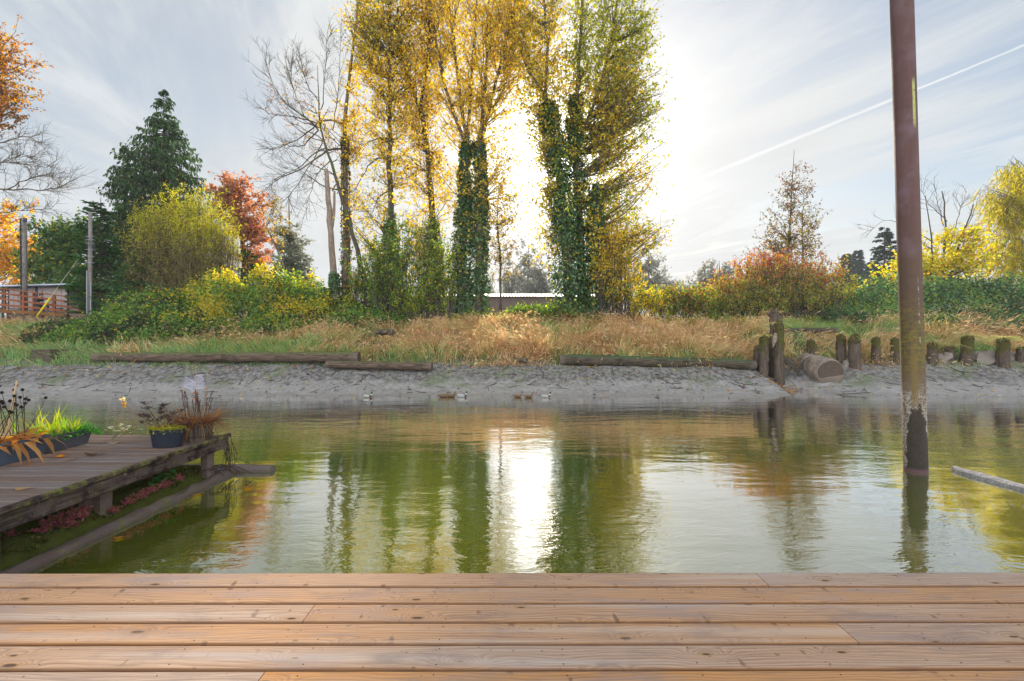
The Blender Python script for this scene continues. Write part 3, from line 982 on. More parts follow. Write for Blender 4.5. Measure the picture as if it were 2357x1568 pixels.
GOLD = [(.66, .46, .035), (.62, .40, .028), (.70, .52, .06), (.54, .33, .025), (.44, .30, .025)]
OLIVE = [(.34, .30, .03), (.25, .24, .025), (.46, .36, .035), (.17, .17, .025)]
BROWN = [(.25, .13, .03), (.18, .10, .03), (.35, .18, .03), (.13, .07, .03)]
OLV2 = [(.30, .30, .03), (.22, .24, .022), (.38, .34, .03), (.15, .17, .02)]
GREEN = [(.08, .15, .02), (.12, .21, .03), (.05, .10, .015), (.17, .25, .035)]
YGREEN = [(.32, .34, .03), (.22, .29, .03), (.46, .38, .03), (.12, .20, .03)]
YELLOW = [(.60, .42, .03), (.50, .36, .03), (.66, .46, .05), (.40, .34, .04)]
IVY = [(.035, .075, .02), (.055, .11, .03), (.025, .055, .015), (.08, .15, .035)]


def two(a, b, f, jit=.2, seed=1):
    """palette a where f(P)=0, palette b where f(P)=1"""
    def fn(P):
        n = len(P); r = np.random.default_rng(seed)
        t_ = np.clip(f(P), 0, 1)
        pick = r.random(n) < t_
        A = palette(n, a, None, jit, r); B = palette(n, b, None, jit, r)
        return np.where(pick[:, None], B, A)
    return fn


def one(a, jit=.2, seed=1, w=None):
    return lambda P: palette(len(P), a, w, jit, np.random.default_rng(seed))


def ivy_part(parent, path, rad, seed, n, thick=.22, cols=IVY, extra=None, ecol=None, name='ivy', size=(.07, .20), lumpy=.8):
    """ivy wrapped round a trunk: leaves on a lumpy sleeve"""
    r = np.random.default_rng(seed)
    g = G()
    s = r.random(n) * (len(path) - 1.001); i = s.astype(int); f = (s - i)[:, None]
    c = path[i] * (1 - f) + path[i + 1] * f
    rr = np.interp(s, np.arange(len(rad)), rad) 
    d = rdir(n, r); d[:, 2] *= .25; d = unit(d)
    lump = vnoise(c + d * .4, 1.6, seed) * lumpy + (1 - lumpy * .5)
    off = rr + thick * (1.1 - .65 * s / len(path)) * lump * r.random(n) ** .6
    P = c + d * off[:, None]
    P[:, 2] += r.normal(size=n) * .08
    ax = d * .5 + rdir(n, r) * .5 + np.array([0, 0, -.7])
    col = palette(n, cols, None, .25, r)
    if ecol is not None:
        m = r.random(n) < extra(P)
        col[m] = palette(m.sum(), ecol, None, .2, r)
    kp = (vnoise(P, 1.5, seed + 50) > .30) | (r.random(n) < .25)
    leaves(g, P[kp], ax[kp], (d + rdir(n, r) * .4)[kp], r.uniform(*size, n)[kp], .85, col[kp])
    # clinging stems
    for k in range(7):
        a = r.random() * 6.28
        q = path + np.stack([np.cos(a + np.linspace(0, 1.6, len(path)) * r.normal()), np.sin(a + np.linspace(0, 1, len(path))), np.zeros(len(path))], -1) * (np.asarray(rad) + .03)[:, None]
        tube(g, q, .022, 5, col=(.05, .04, .03), mat=1, rough=.2, r=r)
    return g.build(name, [WAXY, TWIG], parent)


def base_at(x, Y):
    X = DX(x, Y)
    return (X, Y, float(ground_h(np.array([X]), np.array([Y]))[0]))


# --- the row of cottonwoods behind the bank -----------------------------------
Yc = 27.0
rT = np.random.default_rng(21)


def arch(pts, Y, dY=0.):
    return np.array([D(x, y, Y + dY * k / max(1, len(pts) - 1)) for k, (x, y) in enumerate(pts)])


def smooth_path(q, n=12):
    q = np.asarray(q, float); k = np.linspace(0, 1, len(q)); s = np.linspace(0, 1, n)
    p = np.stack([np.interp(s, k, q[:, a]) for a in range(3)], -1)
    for _ in range(2): p[1:-1] = .25 * p[:-2] + .5 * p[1:-1] + .25 * p[2:]
    return p


def bare_boughs(list_of, Y, sub=16, twig=5, r0=.06, tl=(.5, 1.5), up=.25):
    """explicit leafless boughs with side shoots and fine twigs"""
    def fn(gt, r, trunks):
        for q, rr in list_of:
            p = smooth_path(arch(q, Y, r.uniform(-1.5, 1.5)), 12)
            p[1:-1] += r.normal(size=(10, 3)) * .03
            tube(gt, p, np.linspace(rr, rr * .2, 12), 6, rough=.08, r=r)
            s1 = twigs_on(p[None], sub, r, tl, t0=.2, up=up, fwd=.9)
            tubes(gt, s1, np.tile([.013, .009, .005], (len(s1), 1)), 3)
            s2 = twigs_on(s1, twig, r, (.25, .8), t0=.2, up=up, fwd=.9)
            tubes(gt, s2, np.tile([.006, .005, .0035], (len(s2), 1)), 3)
    return fn


# leaning half-bare cottonwood
pa = trunk_path([(851, 722), (838, 640), (826, 590), (806, 511), (786, 456), (766, 386), (750, 341), (733, 296), (735, 220), (731, 150)], 26.6, .17, .012, 18, r=rT)
lean_b = [([(733, 300), (712, 275), (690, 262), (655, 240), (630, 200), (610, 140)], .05), ([(730, 285), (700, 272), (650, 268), (612, 262), (595, 240)], .04),
          ([(750, 341), (720, 350), (690, 390), (650, 400), (615, 425)], .04), ([(733, 300), (690, 345), (655, 330), (620, 345)], .04),
          ([(740, 250), (748, 180), (752, 90)], .03), ([(736, 240), (700, 180), (690, 120)], .03), ([(766, 300), (780, 200), (786, 70)], .03),
          ([(700, 268), (672, 200), (668, 150)], .025), ([(760, 370), (730, 400), (715, 440), (706, 480)], .03), ([(742, 330), (700, 400), (660, 460), (640, 470)], .03)]
tree('cottonwood_tree', 'leaning half-bare cottonwood with a fan of leafless branches', 'tree', base_at(851, 26.6), [pa],
     [(770, 330, 60, 90, 26.6, 1.2), (660, 240, 60, 110, 26.6, 1.2)], 31, nb=26, per=8, lp=2, colf=one(BROWN), leaf=(.09, .14), bark=BARK_DARK,
     bare=bare_boughs(lean_b, 26.6, 20, 6), group='cottonwoods behind the bank')
# slim upright trunk beside it
pb = trunk_path([(795, 722), (795, 560), (796, 400), (796, 325), (790, 280), (805, 180), (820, 60), (825, -40)], 27.2, .20, .04, 16, r=rT)
tb = tree('cottonwood_tree', 'slim upright cottonwood with orange leaves beside the broken trunk', 'tree', base_at(795, 27.2), [pb],
          [(830, 20, 45, 120, 27.2, 1.4), (815, 330, 55, 190, 27.2, 1.4), (830, 180, 50, 170, 27.3, 1.4), (800, 480, 50, 130, 27.2, 1.2, 3500), (745, 275, 28, 30, 27, .8, 1500)], 32, nb=62, per=10, lp=6,
          colf=two(GOLD, BROWN, lambda P: .25 + .6 * (clump(P, .5, 4) - .5)), leaf=(.10, .16), slope=.9,
          bare=bare_boughs([([(795, 343), (765, 340), (738, 355), (705, 390), (650, 402), (610, 440)], .07), ([(790, 285), (765, 276), (738, 276), (715, 300), (670, 335), (625, 345)], .07)], 27.2, 22, 6),
          group='cottonwoods behind the bank')
ivy_part(tb, pb[0][:8], pb[1][:8], 5, 1500, .12, BROWN + IVY)
# third trunk
pc = trunk_path([(902, 725), (901, 600), (899, 470), (898, 350), (896, 260), (900, 150), (895, 20), (890, -120)], 27.0, .21, .05, 16, r=rT)
tcw = tree('cottonwood_tree', 'tall straight cottonwood, second trunk right of the leaning one, crown of bronze leaves', 'tree', base_at(902, 27), [pc],
           [(870, 150, 75, 200, 27, 2.), (845, 60, 55, 130, 27, 1.6), (905, 330, 75, 140, 27, 1.8, 7500), (895, 480, 85, 120, 27, 1.8, 3800), (830, 500, 50, 110, 27, 1.5, 1500), (930, 80, 70, 200, 27, 2)], 33, nb=317, per=8, lp=5, twl=(.5, 1.6), spread=.13,
           colf=two(GOLD, OLIVE + BROWN[:1], lambda P: .36 + .9 * (clump(P, .35, 5) - .5) - .05 * (P[:, 0] + 7)), slope=.85, bark=BARK_DARK,
           bare=bare_boughs([([(897, 365), (870, 362), (845, 385), (822, 430), (810, 450)], .05), ([(898, 320), (868, 318), (840, 330), (810, 365)], .05), ([(899, 442), (875, 445), (862, 480), (845, 505)], .04)], 27., 14, 5),
           group='cottonwoods behind the bank')
ivy_part(tcw, pc[0][:5], pc[1][:5], 6, 3600, .42, IVY + GREEN, lambda P: .35 + 0 * P[:, 0], GREEN)
# fourth, leaning left at the top
pd = trunk_path([(1003, 720), (998, 600), (996, 501), (988, 376), (976, 281), (961, 236), (936, 170), (921, 120), (915, 20)], 27.6, .22, .06, 18, r=rT)
pd2 = trunk_path([(966, 250), (985, 150), (990, 20), (985, -120)], 27.6, .10, .03, 10, r=rT)
tdw = tree('cottonwood_tree', 'cottonwood whose upper trunk leans left into the golden leaves', 'tree', base_at(1003, 27.6), [pd, pd2],
           [(965, 120, 75, 210, 27.6, 2), (960, 330, 70, 130, 27.6, 1.8, 7500), (985, 460, 75, 120, 27.6, 1.6, 4200), (950, 570, 60, 80, 27.3, 1.4, 1800), (1000, 30, 60, 150, 27.6, 2)], 34, nb=294, per=8, lp=5, twl=(.5, 1.6), spread=.13,
           colf=two(GOLD, BROWN, lambda P: .10 + .6 * (clump(P, .4, 6) - .5)), slope=.85, bark=BARK_DARK, group='cottonwoods behind the bank')
ivy_part(tdw, pd[0][:5], pd[1][:5], 7, 3200, .36, IVY + GREEN, lambda P: .5 + 0 * P[:, 0], GREEN + YGREEN)
# twin ivy-clad trunks with a fan of stems
pe1 = trunk_path([(1060, 722), (1066, 560), (1071, 450), (1074, 326)], 26.8, .26, .16, 12, r=rT)
pe2 = trunk_path([(1102, 722), (1106, 560), (1107, 450), (1104, 326)], 26.9, .25, .16, 12, r=rT)
st_ = [trunk_path(q, 26.9, .12, .03, 12, r=rT) for q in ([(1074, 330), (1055, 200), (1040, 40), (1020, -140)], [(1076, 330), (1085, 180), (1096, 20), (1096, -140)],
       [(1104, 330), (1118, 180), (1125, 20), (1120, -140)], [(1105, 330), (1140, 190), (1185, 30), (1200, -120)], [(1072, 330), (1030, 230), (995, 60), (985, -120)])]
te = tree('cottonwood_tree', 'twin ivy-clad cottonwood with a fan of golden stems above', 'tree', base_at(1080, 26.9), [pe1, pe2] + st_,
          [(1085, 60, 125, 220, 26.9, 2.6), (1100, 250, 85, 110, 26.9, 2), (1060, 220, 75, 120, 26.9, 2), (1140, 390, 75, 100, 26.9, 1.7, 6000), (1050, 420, 65, 100, 26.9, 1.5, 4500), (1165, 500, 50, 100, 26.9, 1.4, 1800), (1180, 60, 60, 200, 26.9, 1.8), (1150, 110, 60, 180, 26.9, 2)], 35, nb=480, per=8, lp=5, twl=(.5, 1.6), spread=.13,
          colf=two(GOLD, YELLOW, lambda P: .3 + .6 * (clump(P, .4, 7) - .5)), slope=1.0, group='cottonwoods behind the bank', minz=10.)
AUT = [(.35, .20, .03), (.25, .15, .03), (.42, .27, .03)]
for pp, sd_ in ((pe1, 8), (pe2, 9)):
    ivy_part(te, pp[0], pp[1], sd_, 8200, .38, IVY, lambda P: np.clip((P[:, 2] - 5) / 16, 0, .5) * (clump(P, 1.2, 3) > .45), AUT + OLIVE)
# the big right-hand group
pf1 = trunk_path([(1308, 722), (1304, 600), (1300, 501), (1284, 371), (1272, 301), (1261, 240), (1254, 210), (1216, 175), (1200, 120)], 26.2, .27, .05, 18, r=rT)
pf1b = trunk_path([(1256, 215), (1262, 100), (1250, -20), (1240, -150)], 26.2, .11, .03, 10, r=rT)
tf1 = tree('cottonwood_tree', 'ivy-clad cottonwood with a forked top, just right of the sun gap', 'tree', base_at(1308, 26.2), [pf1, pf1b],
           [(1250, 60, 68, 210, 26.2, 1.8), (1265, 250, 65, 150, 26.2, 1.6), (1255, 430, 50, 160, 26.2, 1.3), (1225, 150, 45, 180, 26.2, 1.5, 9000), (1275, 560, 30, 90, 26.2, .8, 1500)], 36, nb=270, per=8, lp=5, twl=(.5, 1.6), spread=.13,
           colf=two(OLIVE, GOLD, lambda P: .45 + .9 * (clump(P, .45, 8) - .5)), slope=.8, group='cottonwoods behind the bank')
ivy_part(tf1, pf1[0][:12], pf1[1][:12], 10, 14000, .75, IVY, lambda P: .06 + .3 * (P[:, 2] > 9) * (clump(P, 1.1, 3) > .6), YGREEN)
pf2 = trunk_path([(1342, 722), (1337, 600), (1332, 451), (1324, 326), (1319, 260), (1330, 215), (1334, 100), (1342, -10), (1345, -150)], 26.6, .25, .05, 18, r=rT)
pf2b = trunk_path([(1330, 330), (1375, 220), (1410, 90), (1430, -80)], 26.6, .12, .03, 12, r=rT)
tf2 = tree('cottonwood_tree', 'broad cottonwood with the full olive and gold crown, right of the pair', 'tree', base_at(1342, 26.6), [pf2, pf2b],
           [(1400, 110, 105, 250, 26.6, 2.8), (1440, 270, 105, 160, 26.6, 2.4), (1420, 420, 95, 140, 26.6, 2.2), (1440, 530, 80, 60, 26.6, 1.8), (1340, 200, 60, 200, 26.6, 1.8), (1500, 535, 40, 26, 26.6, .8, 2400), (1460, 180, 55, 150, 26.6, 1.6), (1505, 240, 32, 48, 26.6, 1., 3000), (1495, 395, 30, 40, 26.6, .9, 2400), (1515, 545, 34, 20, 26.6, .8, 2000), (1480, 60, 26, 70, 26.6, 1., 2500)], 37, nb=665, per=8, lp=5, twl=(.5, 1.6), spread=.13,
           colf=two(OLV2, GOLD, lambda P: .30 + 1.2 * (clump(P, .5, 9) - .5) - .04 * (P[:, 0] - 6) + .03 * (12 - P[:, 2])), slope=.55, group='cottonwoods behind the bank')
ivy_part(tf2, pf2[0][:11], pf2[1][:11], 11, 10500, .55, IVY, lambda P: .05 + .4 * (P[:, 2] > 9) * (clump(P, 1.1, 3) > .55), OLIVE + GOLD)
pf3 = trunk_path([(1381, 722), (1377, 600), (1373, 500), (1370, 425)], 26.0, .2, .13, 10, r=rT)
tf3 = empty('ivy_stump', base_at(1381, 26.0), 'dead trunk topped off at mid height and wrapped in dark ivy', 'tree stump')
g = G(); tube(g, pf3[0], pf3[1], 9, rough=.1); g.build('trunk', BARK_DARK, tf3, smooth=True)
ivy_part(tf3, pf3[0], pf3[1], 12, 6500, .45, IVY, lambda P: .12 + .4 * (clump(P, 1.1, 5) > .62), GOLD + OLIVE)
# broken dead trunk
ps = trunk_path([(775, 722), (768, 620), (760, 520), (755, 440), (751, 392)], 26.3, .20, .115, 14, r=rT, wob=.015)
o = empty('dead_tree', base_at(775, 26.3), 'broken bare grey trunk snapped off at the top, left of the cottonwoods', 'tree')
g = G(); tube(g, ps[0], ps[1], 10, rough=.08, r=rT)
tp = ps[0][-1]
for k in range(6):
    a = k * 1.05
    tube(g, [tp + np.array([.07 * math.cos(a), .07 * math.sin(a), -.1]), tp + np.array([.06 * math.cos(a), .06 * math.sin(a), .06 + .14 * rT.random()])], [.045, .008], 5)
pk = trunk_path([(765, 520), (772, 470), (766, 430)], 26.3, .06, .085, 8, r=rT, wob=.01)
tube(g, smooth_path(arch([(764, 530), (769, 490), (770, 440)], 26.3), 8), [.07, .075, .08, .08, .08, .075, .07, .06], 7, rough=.1, r=rT)
tube(g, smooth_path(arch([(765, 440), (772, 425), (778, 418)], 26.3), 6), [.05, .04, .035, .03, .02, .015], 6, rough=.1, r=rT)
g.build('trunk', DEADWOOD, o, smooth=True)
ivy_part(o, ps[0][:4], ps[1][:4], 13, 1100, .10, IVY)
# slender tree in the sun gap
pg = trunk_path([(1152, 722), (1153, 640), (1149, 560), (1140, 500), (1150, 430)], 29., .09, .02, 10, r=rT)
tree('slender_tree', 'thin young tree with sparse brown leaves in the bright gap', 'tree', base_at(1152, 29), [pg],
     [(1160, 520, 48, 110, 29, 1.1), (1180, 400, 30, 90, 29, .9), (1150, 600, 45, 60, 29, 1.)], 38, nb=44, per=9, lp=5, colf=two(BROWN, OLIVE, lambda P: .5 + 0 * P[:, 0]), leaf=(.10, .14))
# --- leafy green shrubs under the cottonwoods ---------------------------------


def shrub(name, label, blobs, seed, n, colf, size=(.09, .16), wr=.7, t0=.4, root=.55, stems=10, stemcol=None, mat=None, cat='shrub', group=None, base=None, shell=.38, twl=(.3, .7), lp=6, down=.35, up=.5):
    r = np.random.default_rng(seed)
    b0 = blobs[0]
    bx = base or base_at(b0[0], b0[4])
    o = empty(name, bx, label, cat, group)
    gs, gc = G(), G()
    nb_ = max(6, n // (lp * 9))
    tg = blob_points(nb_, blobs, r, shell)
    gz = ground_h(tg[:, 0], tg[:, 1])
    tg[:, 2] = np.maximum(tg[:, 2], gz + .12)
    # each stem rises from the ground near the plant's foot
    ang = r.random(nb_) * 6.28
    p0 = np.array(bx)[None] + np.stack([np.cos(ang) * .5 + (tg[:, 0] - bx[0]) * root, np.sin(ang) * .35 + (tg[:, 1] - bx[1]) * root, 0 * ang], -1)
    p0[:, 2] = ground_h(p0[:, 0], p0[:, 1]) - .05
    p1 = p0 * .5 + tg * .5 + np.array([0, 0, .25]) * (tg[:, 2:3] - p0[:, 2:3])
    path = bezier(p0, p1, tg, 7); path[:, 1:-1] += r.normal(size=(nb_, 5, 3)) * .04
    tubes(gs, path, np.linspace(.022, .006, 7)[None] * np.ones((nb_, 1)), 4)
    tw = twigs_on(path, 9, r, twl, t0=t0, up=up)
    tubes(gs, tw, np.tile([.006, .005, .003], (len(tw), 1)), 3)
    c, k = leaves_on(tw, lp, r, .10)
    c[:, 2] = np.maximum(c[:, 2], ground_h(c[:, 0], c[:, 1]) + .04)
    leaf_cloud(gc, c, r, size, wr, colf, down)
    gs.build('stem', stemcol or TWIG, o)
    gc.build('foliage', mat or LEAF, o)
    return o


gsh = 'green shrubs under the cottonwoods'
shrub('green_shrub', 'dense green shrub round the foot of the tall straight cottonwood', [(900, 650, 70, 85, 26.2, 1.3), (880, 590, 55, 70, 26.3, 1.1), (920, 540, 40, 70, 26.3, 1., 1500)], 51, 9500, two(GREEN, YGREEN, lambda P: .4 + 0 * P[:, 0]), group=gsh)
shrub('green_shrub', 'yellow-green shrub between the leaning-top cottonwood and the twin trunks', [(1000, 650, 62, 75, 26.0, 1.2), (960, 690, 60, 40, 25.7, 1.), (975, 560, 60, 70, 26.6, 1.1), (1030, 600, 40, 60, 26.3, .9)], 52, 11000, two(GREEN, YGREEN, lambda P: .7 + 0 * P[:, 0]), group=gsh)
shrub('green_shrub', 'sparse dark shrub left of the tall straight cottonwood', [(845, 650, 40, 75, 26.8, 1.), (800, 620, 40, 90, 27., 1., 900)], 53, 2600, two(GREEN, BROWN, lambda P: .3 + 0 * P[:, 0]), group=gsh)
shrub('golden_shrub', 'golden hanging shrub beside the ivy-wrapped dead trunk', [(1425, 640, 60, 75, 25.6, 1.1), (1410, 560, 45, 90, 25.8, 1.), (1470, 690, 65, 40, 25.4, 1.)], 54, 9000, two(YELLOW + GOLD, GREEN + YGREEN, lambda P: .25 + .12 * (6.2 - P[:, 2])))
shrub('low_shrub', 'low green hedge growth in front of the long barn', [(1225, 718, 75, 12, 26.5, .7), (1290, 722, 60, 12, 25.6, .7)], 55, 3000, two(GREEN, YGREEN, lambda P: .25 + 0 * P[:, 0]))
shrub('low_shrub', 'mixed rust and green shrub between the golden shrub and the red bush', [(1540, 690, 70, 34, 26.2, 1.0), (1610, 695, 45, 30, 26., 1.)], 56, 5200, two(YGREEN + GREEN, [(.32, .15, .05), (.28, .10, .05)], lambda P: .35 + .5 * (clump(P, 1., 2) - .5)))

# --- left bank -----------------------------------------------------------------
# western red cedar with drooping sprays


def conifer(name, label, x, ytop, ybase, Y, prof, seed, n, spray=(.25, .5), col=None, bark=None, group=None, droop=.75, whorl=None, trunk_r=.22, lean=0., wr=.3):
    r = np.random.default_rng(seed)
    b = base_at(x, Y)
    o = empty(name, b, label, 'conifer', group)
    top = D(x + lean, ytop, Y); bot = np.array(b)
    H = top[2] - bot[2]
    gt, gc = G(), G()
    tube(gt, np.linspace(bot - [0, 0, .2], top, 12), np.linspace(trunk_r, .015, 12), 8, rough=.05, r=r)
    py = np.array([p[0] for p in prof], float); pw = np.array([p[1] for p in prof], float)
    nb_ = int(n / 26)
    # boughs, denser where the tree is wide
    yy = r.choice(np.linspace(py[0], py[-1], 400), nb_, p=(lambda q: q / q.sum())(np.interp(np.linspace(py[0], py[-1], 400), py, pw) + 14))
    hw = np.interp(yy, py, pw) * Y / F
    z0 = CAMZ - (yy - CY) / F * Y
    a = r.random(nb_) * 6.283
    ln = hw * (.5 + .56 * r.random(nb_)) * (.78 + .5 * vnoise(np.stack([np.cos(a) * 1.5, np.sin(a) * 1.5, z0 * .55], -1), 1., seed))
    dirh = np.stack([np.cos(a), np.sin(a), np.zeros(nb_)], -1)
    ax_ = bot + (top - bot) * ((z0 - bot[2]) / H)[:, None]
    p0 = ax_; p2 = ax_ + dirh * ln[:, None] + np.array([0, 0, -.12])[None] * ln[:, None] + [0, 0, .05]
    p1 = ax_ + dirh * (ln * .5)[:, None] + np.array([0, 0, -.18])[None] * ln[:, None]
    path = bezier(p0, p1, p2, 6)
    tubes(gt, path, np.linspace(.035, .006, 6)[None] * np.ones((nb_, 1)), 3)
    k = np.repeat(np.arange(nb_), 16)
    s = (.15 + .85 * r.random(len(k)) ** .75) * 4.99; i = s.astype(int); f = (s - i)[:, None]
    c = path[k, i] * (1 - f) + path[k, i + 1] * f
    lat = np.cross(dirh[k], [0, 0, 1.])
    c = c + lat * (r.normal(size=len(k)) * .16 * np.minimum(1.2, ln[k] * .5))[:, None]
    axs = dirh[k] * (1 - droop) + lat * r.normal(size=(len(k), 1)) * .35 + np.array([0, 0, -droop]) + rdir(len(k), r) * .3
    leaves(gc, c, axs, dirh[k] + rdir(len(k), r) * .6, r.uniform(*spray, len(k)), wr, palette(len(k), col, None, .25, r), fold=.2)
    gt.build('trunk', bark or BARK_DARK, o, smooth=True)
    gc.build('crown', NEEDLE, o)
    return o


CED = [(.035, .075, .03), (.055, .105, .036), (.075, .135, .04), (.09, .14, .055), (.025, .05, .022)]
conifer('cedar_tree', 'tall dark green cedar standing behind the yellow bush', 377, 205, 700, 34, [(208, 4), (260, 26), (330, 72), (380, 98), (470, 118), (560, 122), (640, 118), (700, 100)], 61, 25000, spray=(.22, .46), col=CED)
conifer('cedar_tree', 'smaller cedar with a rounded top leaning on the left flank of the tall one', 292, 335, 700, 33, [(338, 5), (380, 30), (450, 44), (560, 62), (700, 75)], 62, 9000, spray=(.22, .45), col=CED)
CYP = [(.03, .085, .018), (.045, .115, .025), (.06, .14, .03), (.025, .06, .015)]
conifer('cypress_shrub', 'bushy bright green cypress beside the metal mast', 232, 455, 715, 29.0, [(470, 22), (540, 42), (600, 55), (660, 62), (715, 60)], 63, 9000, spray=(.16, .34), col=CYP, droop=.2, trunk_r=.1)
conifer('cypress_shrub', 'low dark cypress skirt under the yellow bush', 330, 560, 722, 28.0, [(570, 22), (620, 60), (680, 80), (722, 80)], 64, 8000, spray=(.16, .32), col=CED + CYP, droop=.25, trunk_r=.1)
conifer('cypress_shrub', 'small dark conifer in the gap behind the yellow bush and bramble', 570, 560, 715, 31.0, [(575, 16), (640, 36), (715, 42)], 65, 3200, spray=(.16, .32), col=CYP, droop=.3, trunk_r=.08)

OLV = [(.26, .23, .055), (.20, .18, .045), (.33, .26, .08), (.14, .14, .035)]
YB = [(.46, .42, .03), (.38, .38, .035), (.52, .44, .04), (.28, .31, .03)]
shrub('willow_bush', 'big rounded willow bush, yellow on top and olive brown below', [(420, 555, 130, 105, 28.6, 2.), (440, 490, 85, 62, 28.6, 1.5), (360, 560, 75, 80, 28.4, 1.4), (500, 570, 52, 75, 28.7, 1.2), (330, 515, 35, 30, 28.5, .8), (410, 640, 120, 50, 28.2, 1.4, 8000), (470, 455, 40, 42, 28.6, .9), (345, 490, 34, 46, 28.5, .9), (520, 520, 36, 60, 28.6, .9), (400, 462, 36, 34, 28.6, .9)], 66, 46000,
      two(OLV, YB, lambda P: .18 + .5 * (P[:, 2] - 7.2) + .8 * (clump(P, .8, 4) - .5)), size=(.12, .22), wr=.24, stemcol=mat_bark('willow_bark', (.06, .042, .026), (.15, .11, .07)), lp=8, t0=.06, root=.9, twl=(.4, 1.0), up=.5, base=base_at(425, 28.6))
RED = [(.40, .17, .10), (.44, .20, .09), (.32, .13, .08), (.46, .24, .10)]
ORG = [(.58, .22, .03), (.62, .30, .03), (.50, .16, .03)]
po = trunk_path([(560, 715), (560, 600), (556, 520), (552, 440)], 37., .2, .05, 10, r=rT)
tree('maple_tree', 'crimson and orange maple behind the yellow bush', 'tree', base_at(560, 37), [po],
     [(548, 480, 66, 82, 37, 2.), (585, 540, 42, 70, 37, 1.6), (510, 440, 34, 42, 37, 1.2), (590, 600, 35, 40, 36.6, 1.2)], 67, nb=130, per=9, lp=6,
     colf=two(RED, ORG, lambda P: np.clip((9.2 - P[:, 2]) / 3.0, 0, .9)), leaf=(.16, .26), wr=.95, bark=BARK_DARK, spread=.16)
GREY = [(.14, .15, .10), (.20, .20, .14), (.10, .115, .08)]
pgz = trunk_path([(668, 715), (668, 560), (665, 450)], 52., .2, .04, 8, r=rT)
tree('grey_tree', 'hazy grey-green tree between the maple and the dead trunk', 'tree', base_at(668, 52), [pgz],
     [(668, 590, 46, 90, 52, 2.), (650, 540, 24, 60, 52, 1.4), (690, 640, 32, 60, 52, 1.6)], 68, nb=120, per=10, lp=9, colf=one(GREY), leaf=(.2, .32), wr=.5)
pgx = trunk_path([(690, 722), (668, 655), (648, 600), (625, 545), (612, 520)], 27.4, .07, .025, 10, r=rT)
tree('bare_sapling', 'thin leaning sapling rising out of the bramble below the maple', 'tree', base_at(690, 27.4), [pgx],
     [(640, 520, 35, 70, 27.4, .8), (632, 455, 20, 40, 27.4, .6)], 69, nb=24, per=7, lp=3, colf=one(BROWN + OLIVE), leaf=(.09, .13), twl=(.3, .8))
SUM = [(.045, .10, .02), (.07, .14, .03), (.11, .19, .03), (.30, .30, .03)]
psu = trunk_path([(165, 715), (160, 620), (155, 540)], 32.5, .14, .05, 8, r=rT)
tree('walnut_tree', 'broad green-leaved tree behind the brown shed', 'tree', base_at(165, 32.5), [psu],
     [(140, 575, 80, 70, 32.5, 1.8), (190, 530, 60, 45, 32.5, 1.5), (110, 610, 75, 45, 32.3, 1.4), (180, 640, 50, 40, 32, 1.2)], 70, nb=105, per=10, lp=9, colf=one(SUM, w=(3, 3, 2, 1)), leaf=(.22, .36), wr=.42, down=.8, leafmat=WAXY)
# tree at the left edge of the view, trunk outside of it
LOR = [(.46, .21, .03), (.36, .16, .03), (.30, .12, .03), (.55, .30, .03), (.22, .09, .025)]
ple = trunk_path([(-160, 735), (-150, 500), (-140, 300), (-120, 100), (-110, -60)], 24., .3, .08, 14, r=rT)
tree('maple_tree', 'amber tree leaning in at the left edge above the ramp', 'tree', base_at(-160, 24), [ple],
     [(10, 115, 62, 55, 24, 1.2), (20, 200, 72, 48, 24, 1.2), (-10, 235, 60, 42, 24, 1.1), (-70, 150, 80, 130, 24, 1.6), (0, 80, 40, 30, 24, .8)], 71, nb=120, per=10, lp=9, colf=one(LOR), leaf=(.10, .17), slope=.5,
     bare=bare_boughs([([(-140, 470), (-60, 430), (20, 435), (80, 440), (130, 435), (178, 412)], .06), ([(-140, 400), (-70, 350), (0, 330), (60, 310), (98, 330)], .05), ([(-140, 540), (-60, 500), (10, 488), (60, 482), (120, 480)], .04),
                       ([(-140, 430), (-60, 380), (20, 372), (70, 380), (110, 385)], .04), ([(-60, 430), (-10, 380), (50, 350), (90, 370)], .03), ([(20, 435), (70, 410), (110, 400), (160, 440)], .03)], 24., 26, 7, tl=(.3, 1.1)))
pl2 = trunk_path([(-20, 720), (-15, 600), (-10, 480)], 38., .2, .05, 8, r=rT)
tree('yellow_tree', 'yellow-orange tree behind the shed at the left edge', 'tree', base_at(-20, 38), [pl2],
     [(10, 570, 95, 80, 38, 2.), (60, 600, 50, 60, 38, 1.5), (-40, 500, 70, 60, 38, 2), (60, 500, 45, 45, 38, 1.4, 900)], 72, nb=110, per=10, lp=9, colf=one(YELLOW + ORG), leaf=(.15, .24))
shrub('yellow_sapling', 'small yellow-leaved sapling at the corner of the shed', [(222, 662, 22, 18, 29.4, .5)], 73, 420, one(YELLOW), size=(.1, .16), base=base_at(222, 29.4))

# --- right bank ----------------------------------------------------------------
SUMAC = [(.40, .11, .08), (.46, .18, .05), (.30, .09, .07), (.50, .26, .06)]
RG = [(.20, .25, .045), (.34, .30, .05), (.44, .30, .06), (.13, .19, .04)]
shrub('red_bush', 'broad rounded bush turning red and rust above the split pilings', [(1780, 650, 135, 72, 28, 2.2), (1690, 680, 95, 50, 27.6, 1.6), (1885, 655, 82, 78, 28, 1.8), (1770, 610, 75, 40, 28.2, 1.4), (1620, 700, 50, 34, 27.4, 1.2), (1760, 690, 150, 30, 27, 1.5)], 81, 40000,
      two(RG, SUMAC, lambda P: .08 + .30 * (P[:, 2] - 5.0) + .9 * (clump(P, .7, 4) - .5)), size=(.09, .16), wr=.6, t0=.25, root=.85, base=base_at(1780, 28))
pst = trunk_path([(1812, 720), (1814, 600), (1818, 500), (1824, 420), (1828, 345)], 29.6, .08, .012, 12, r=rT)
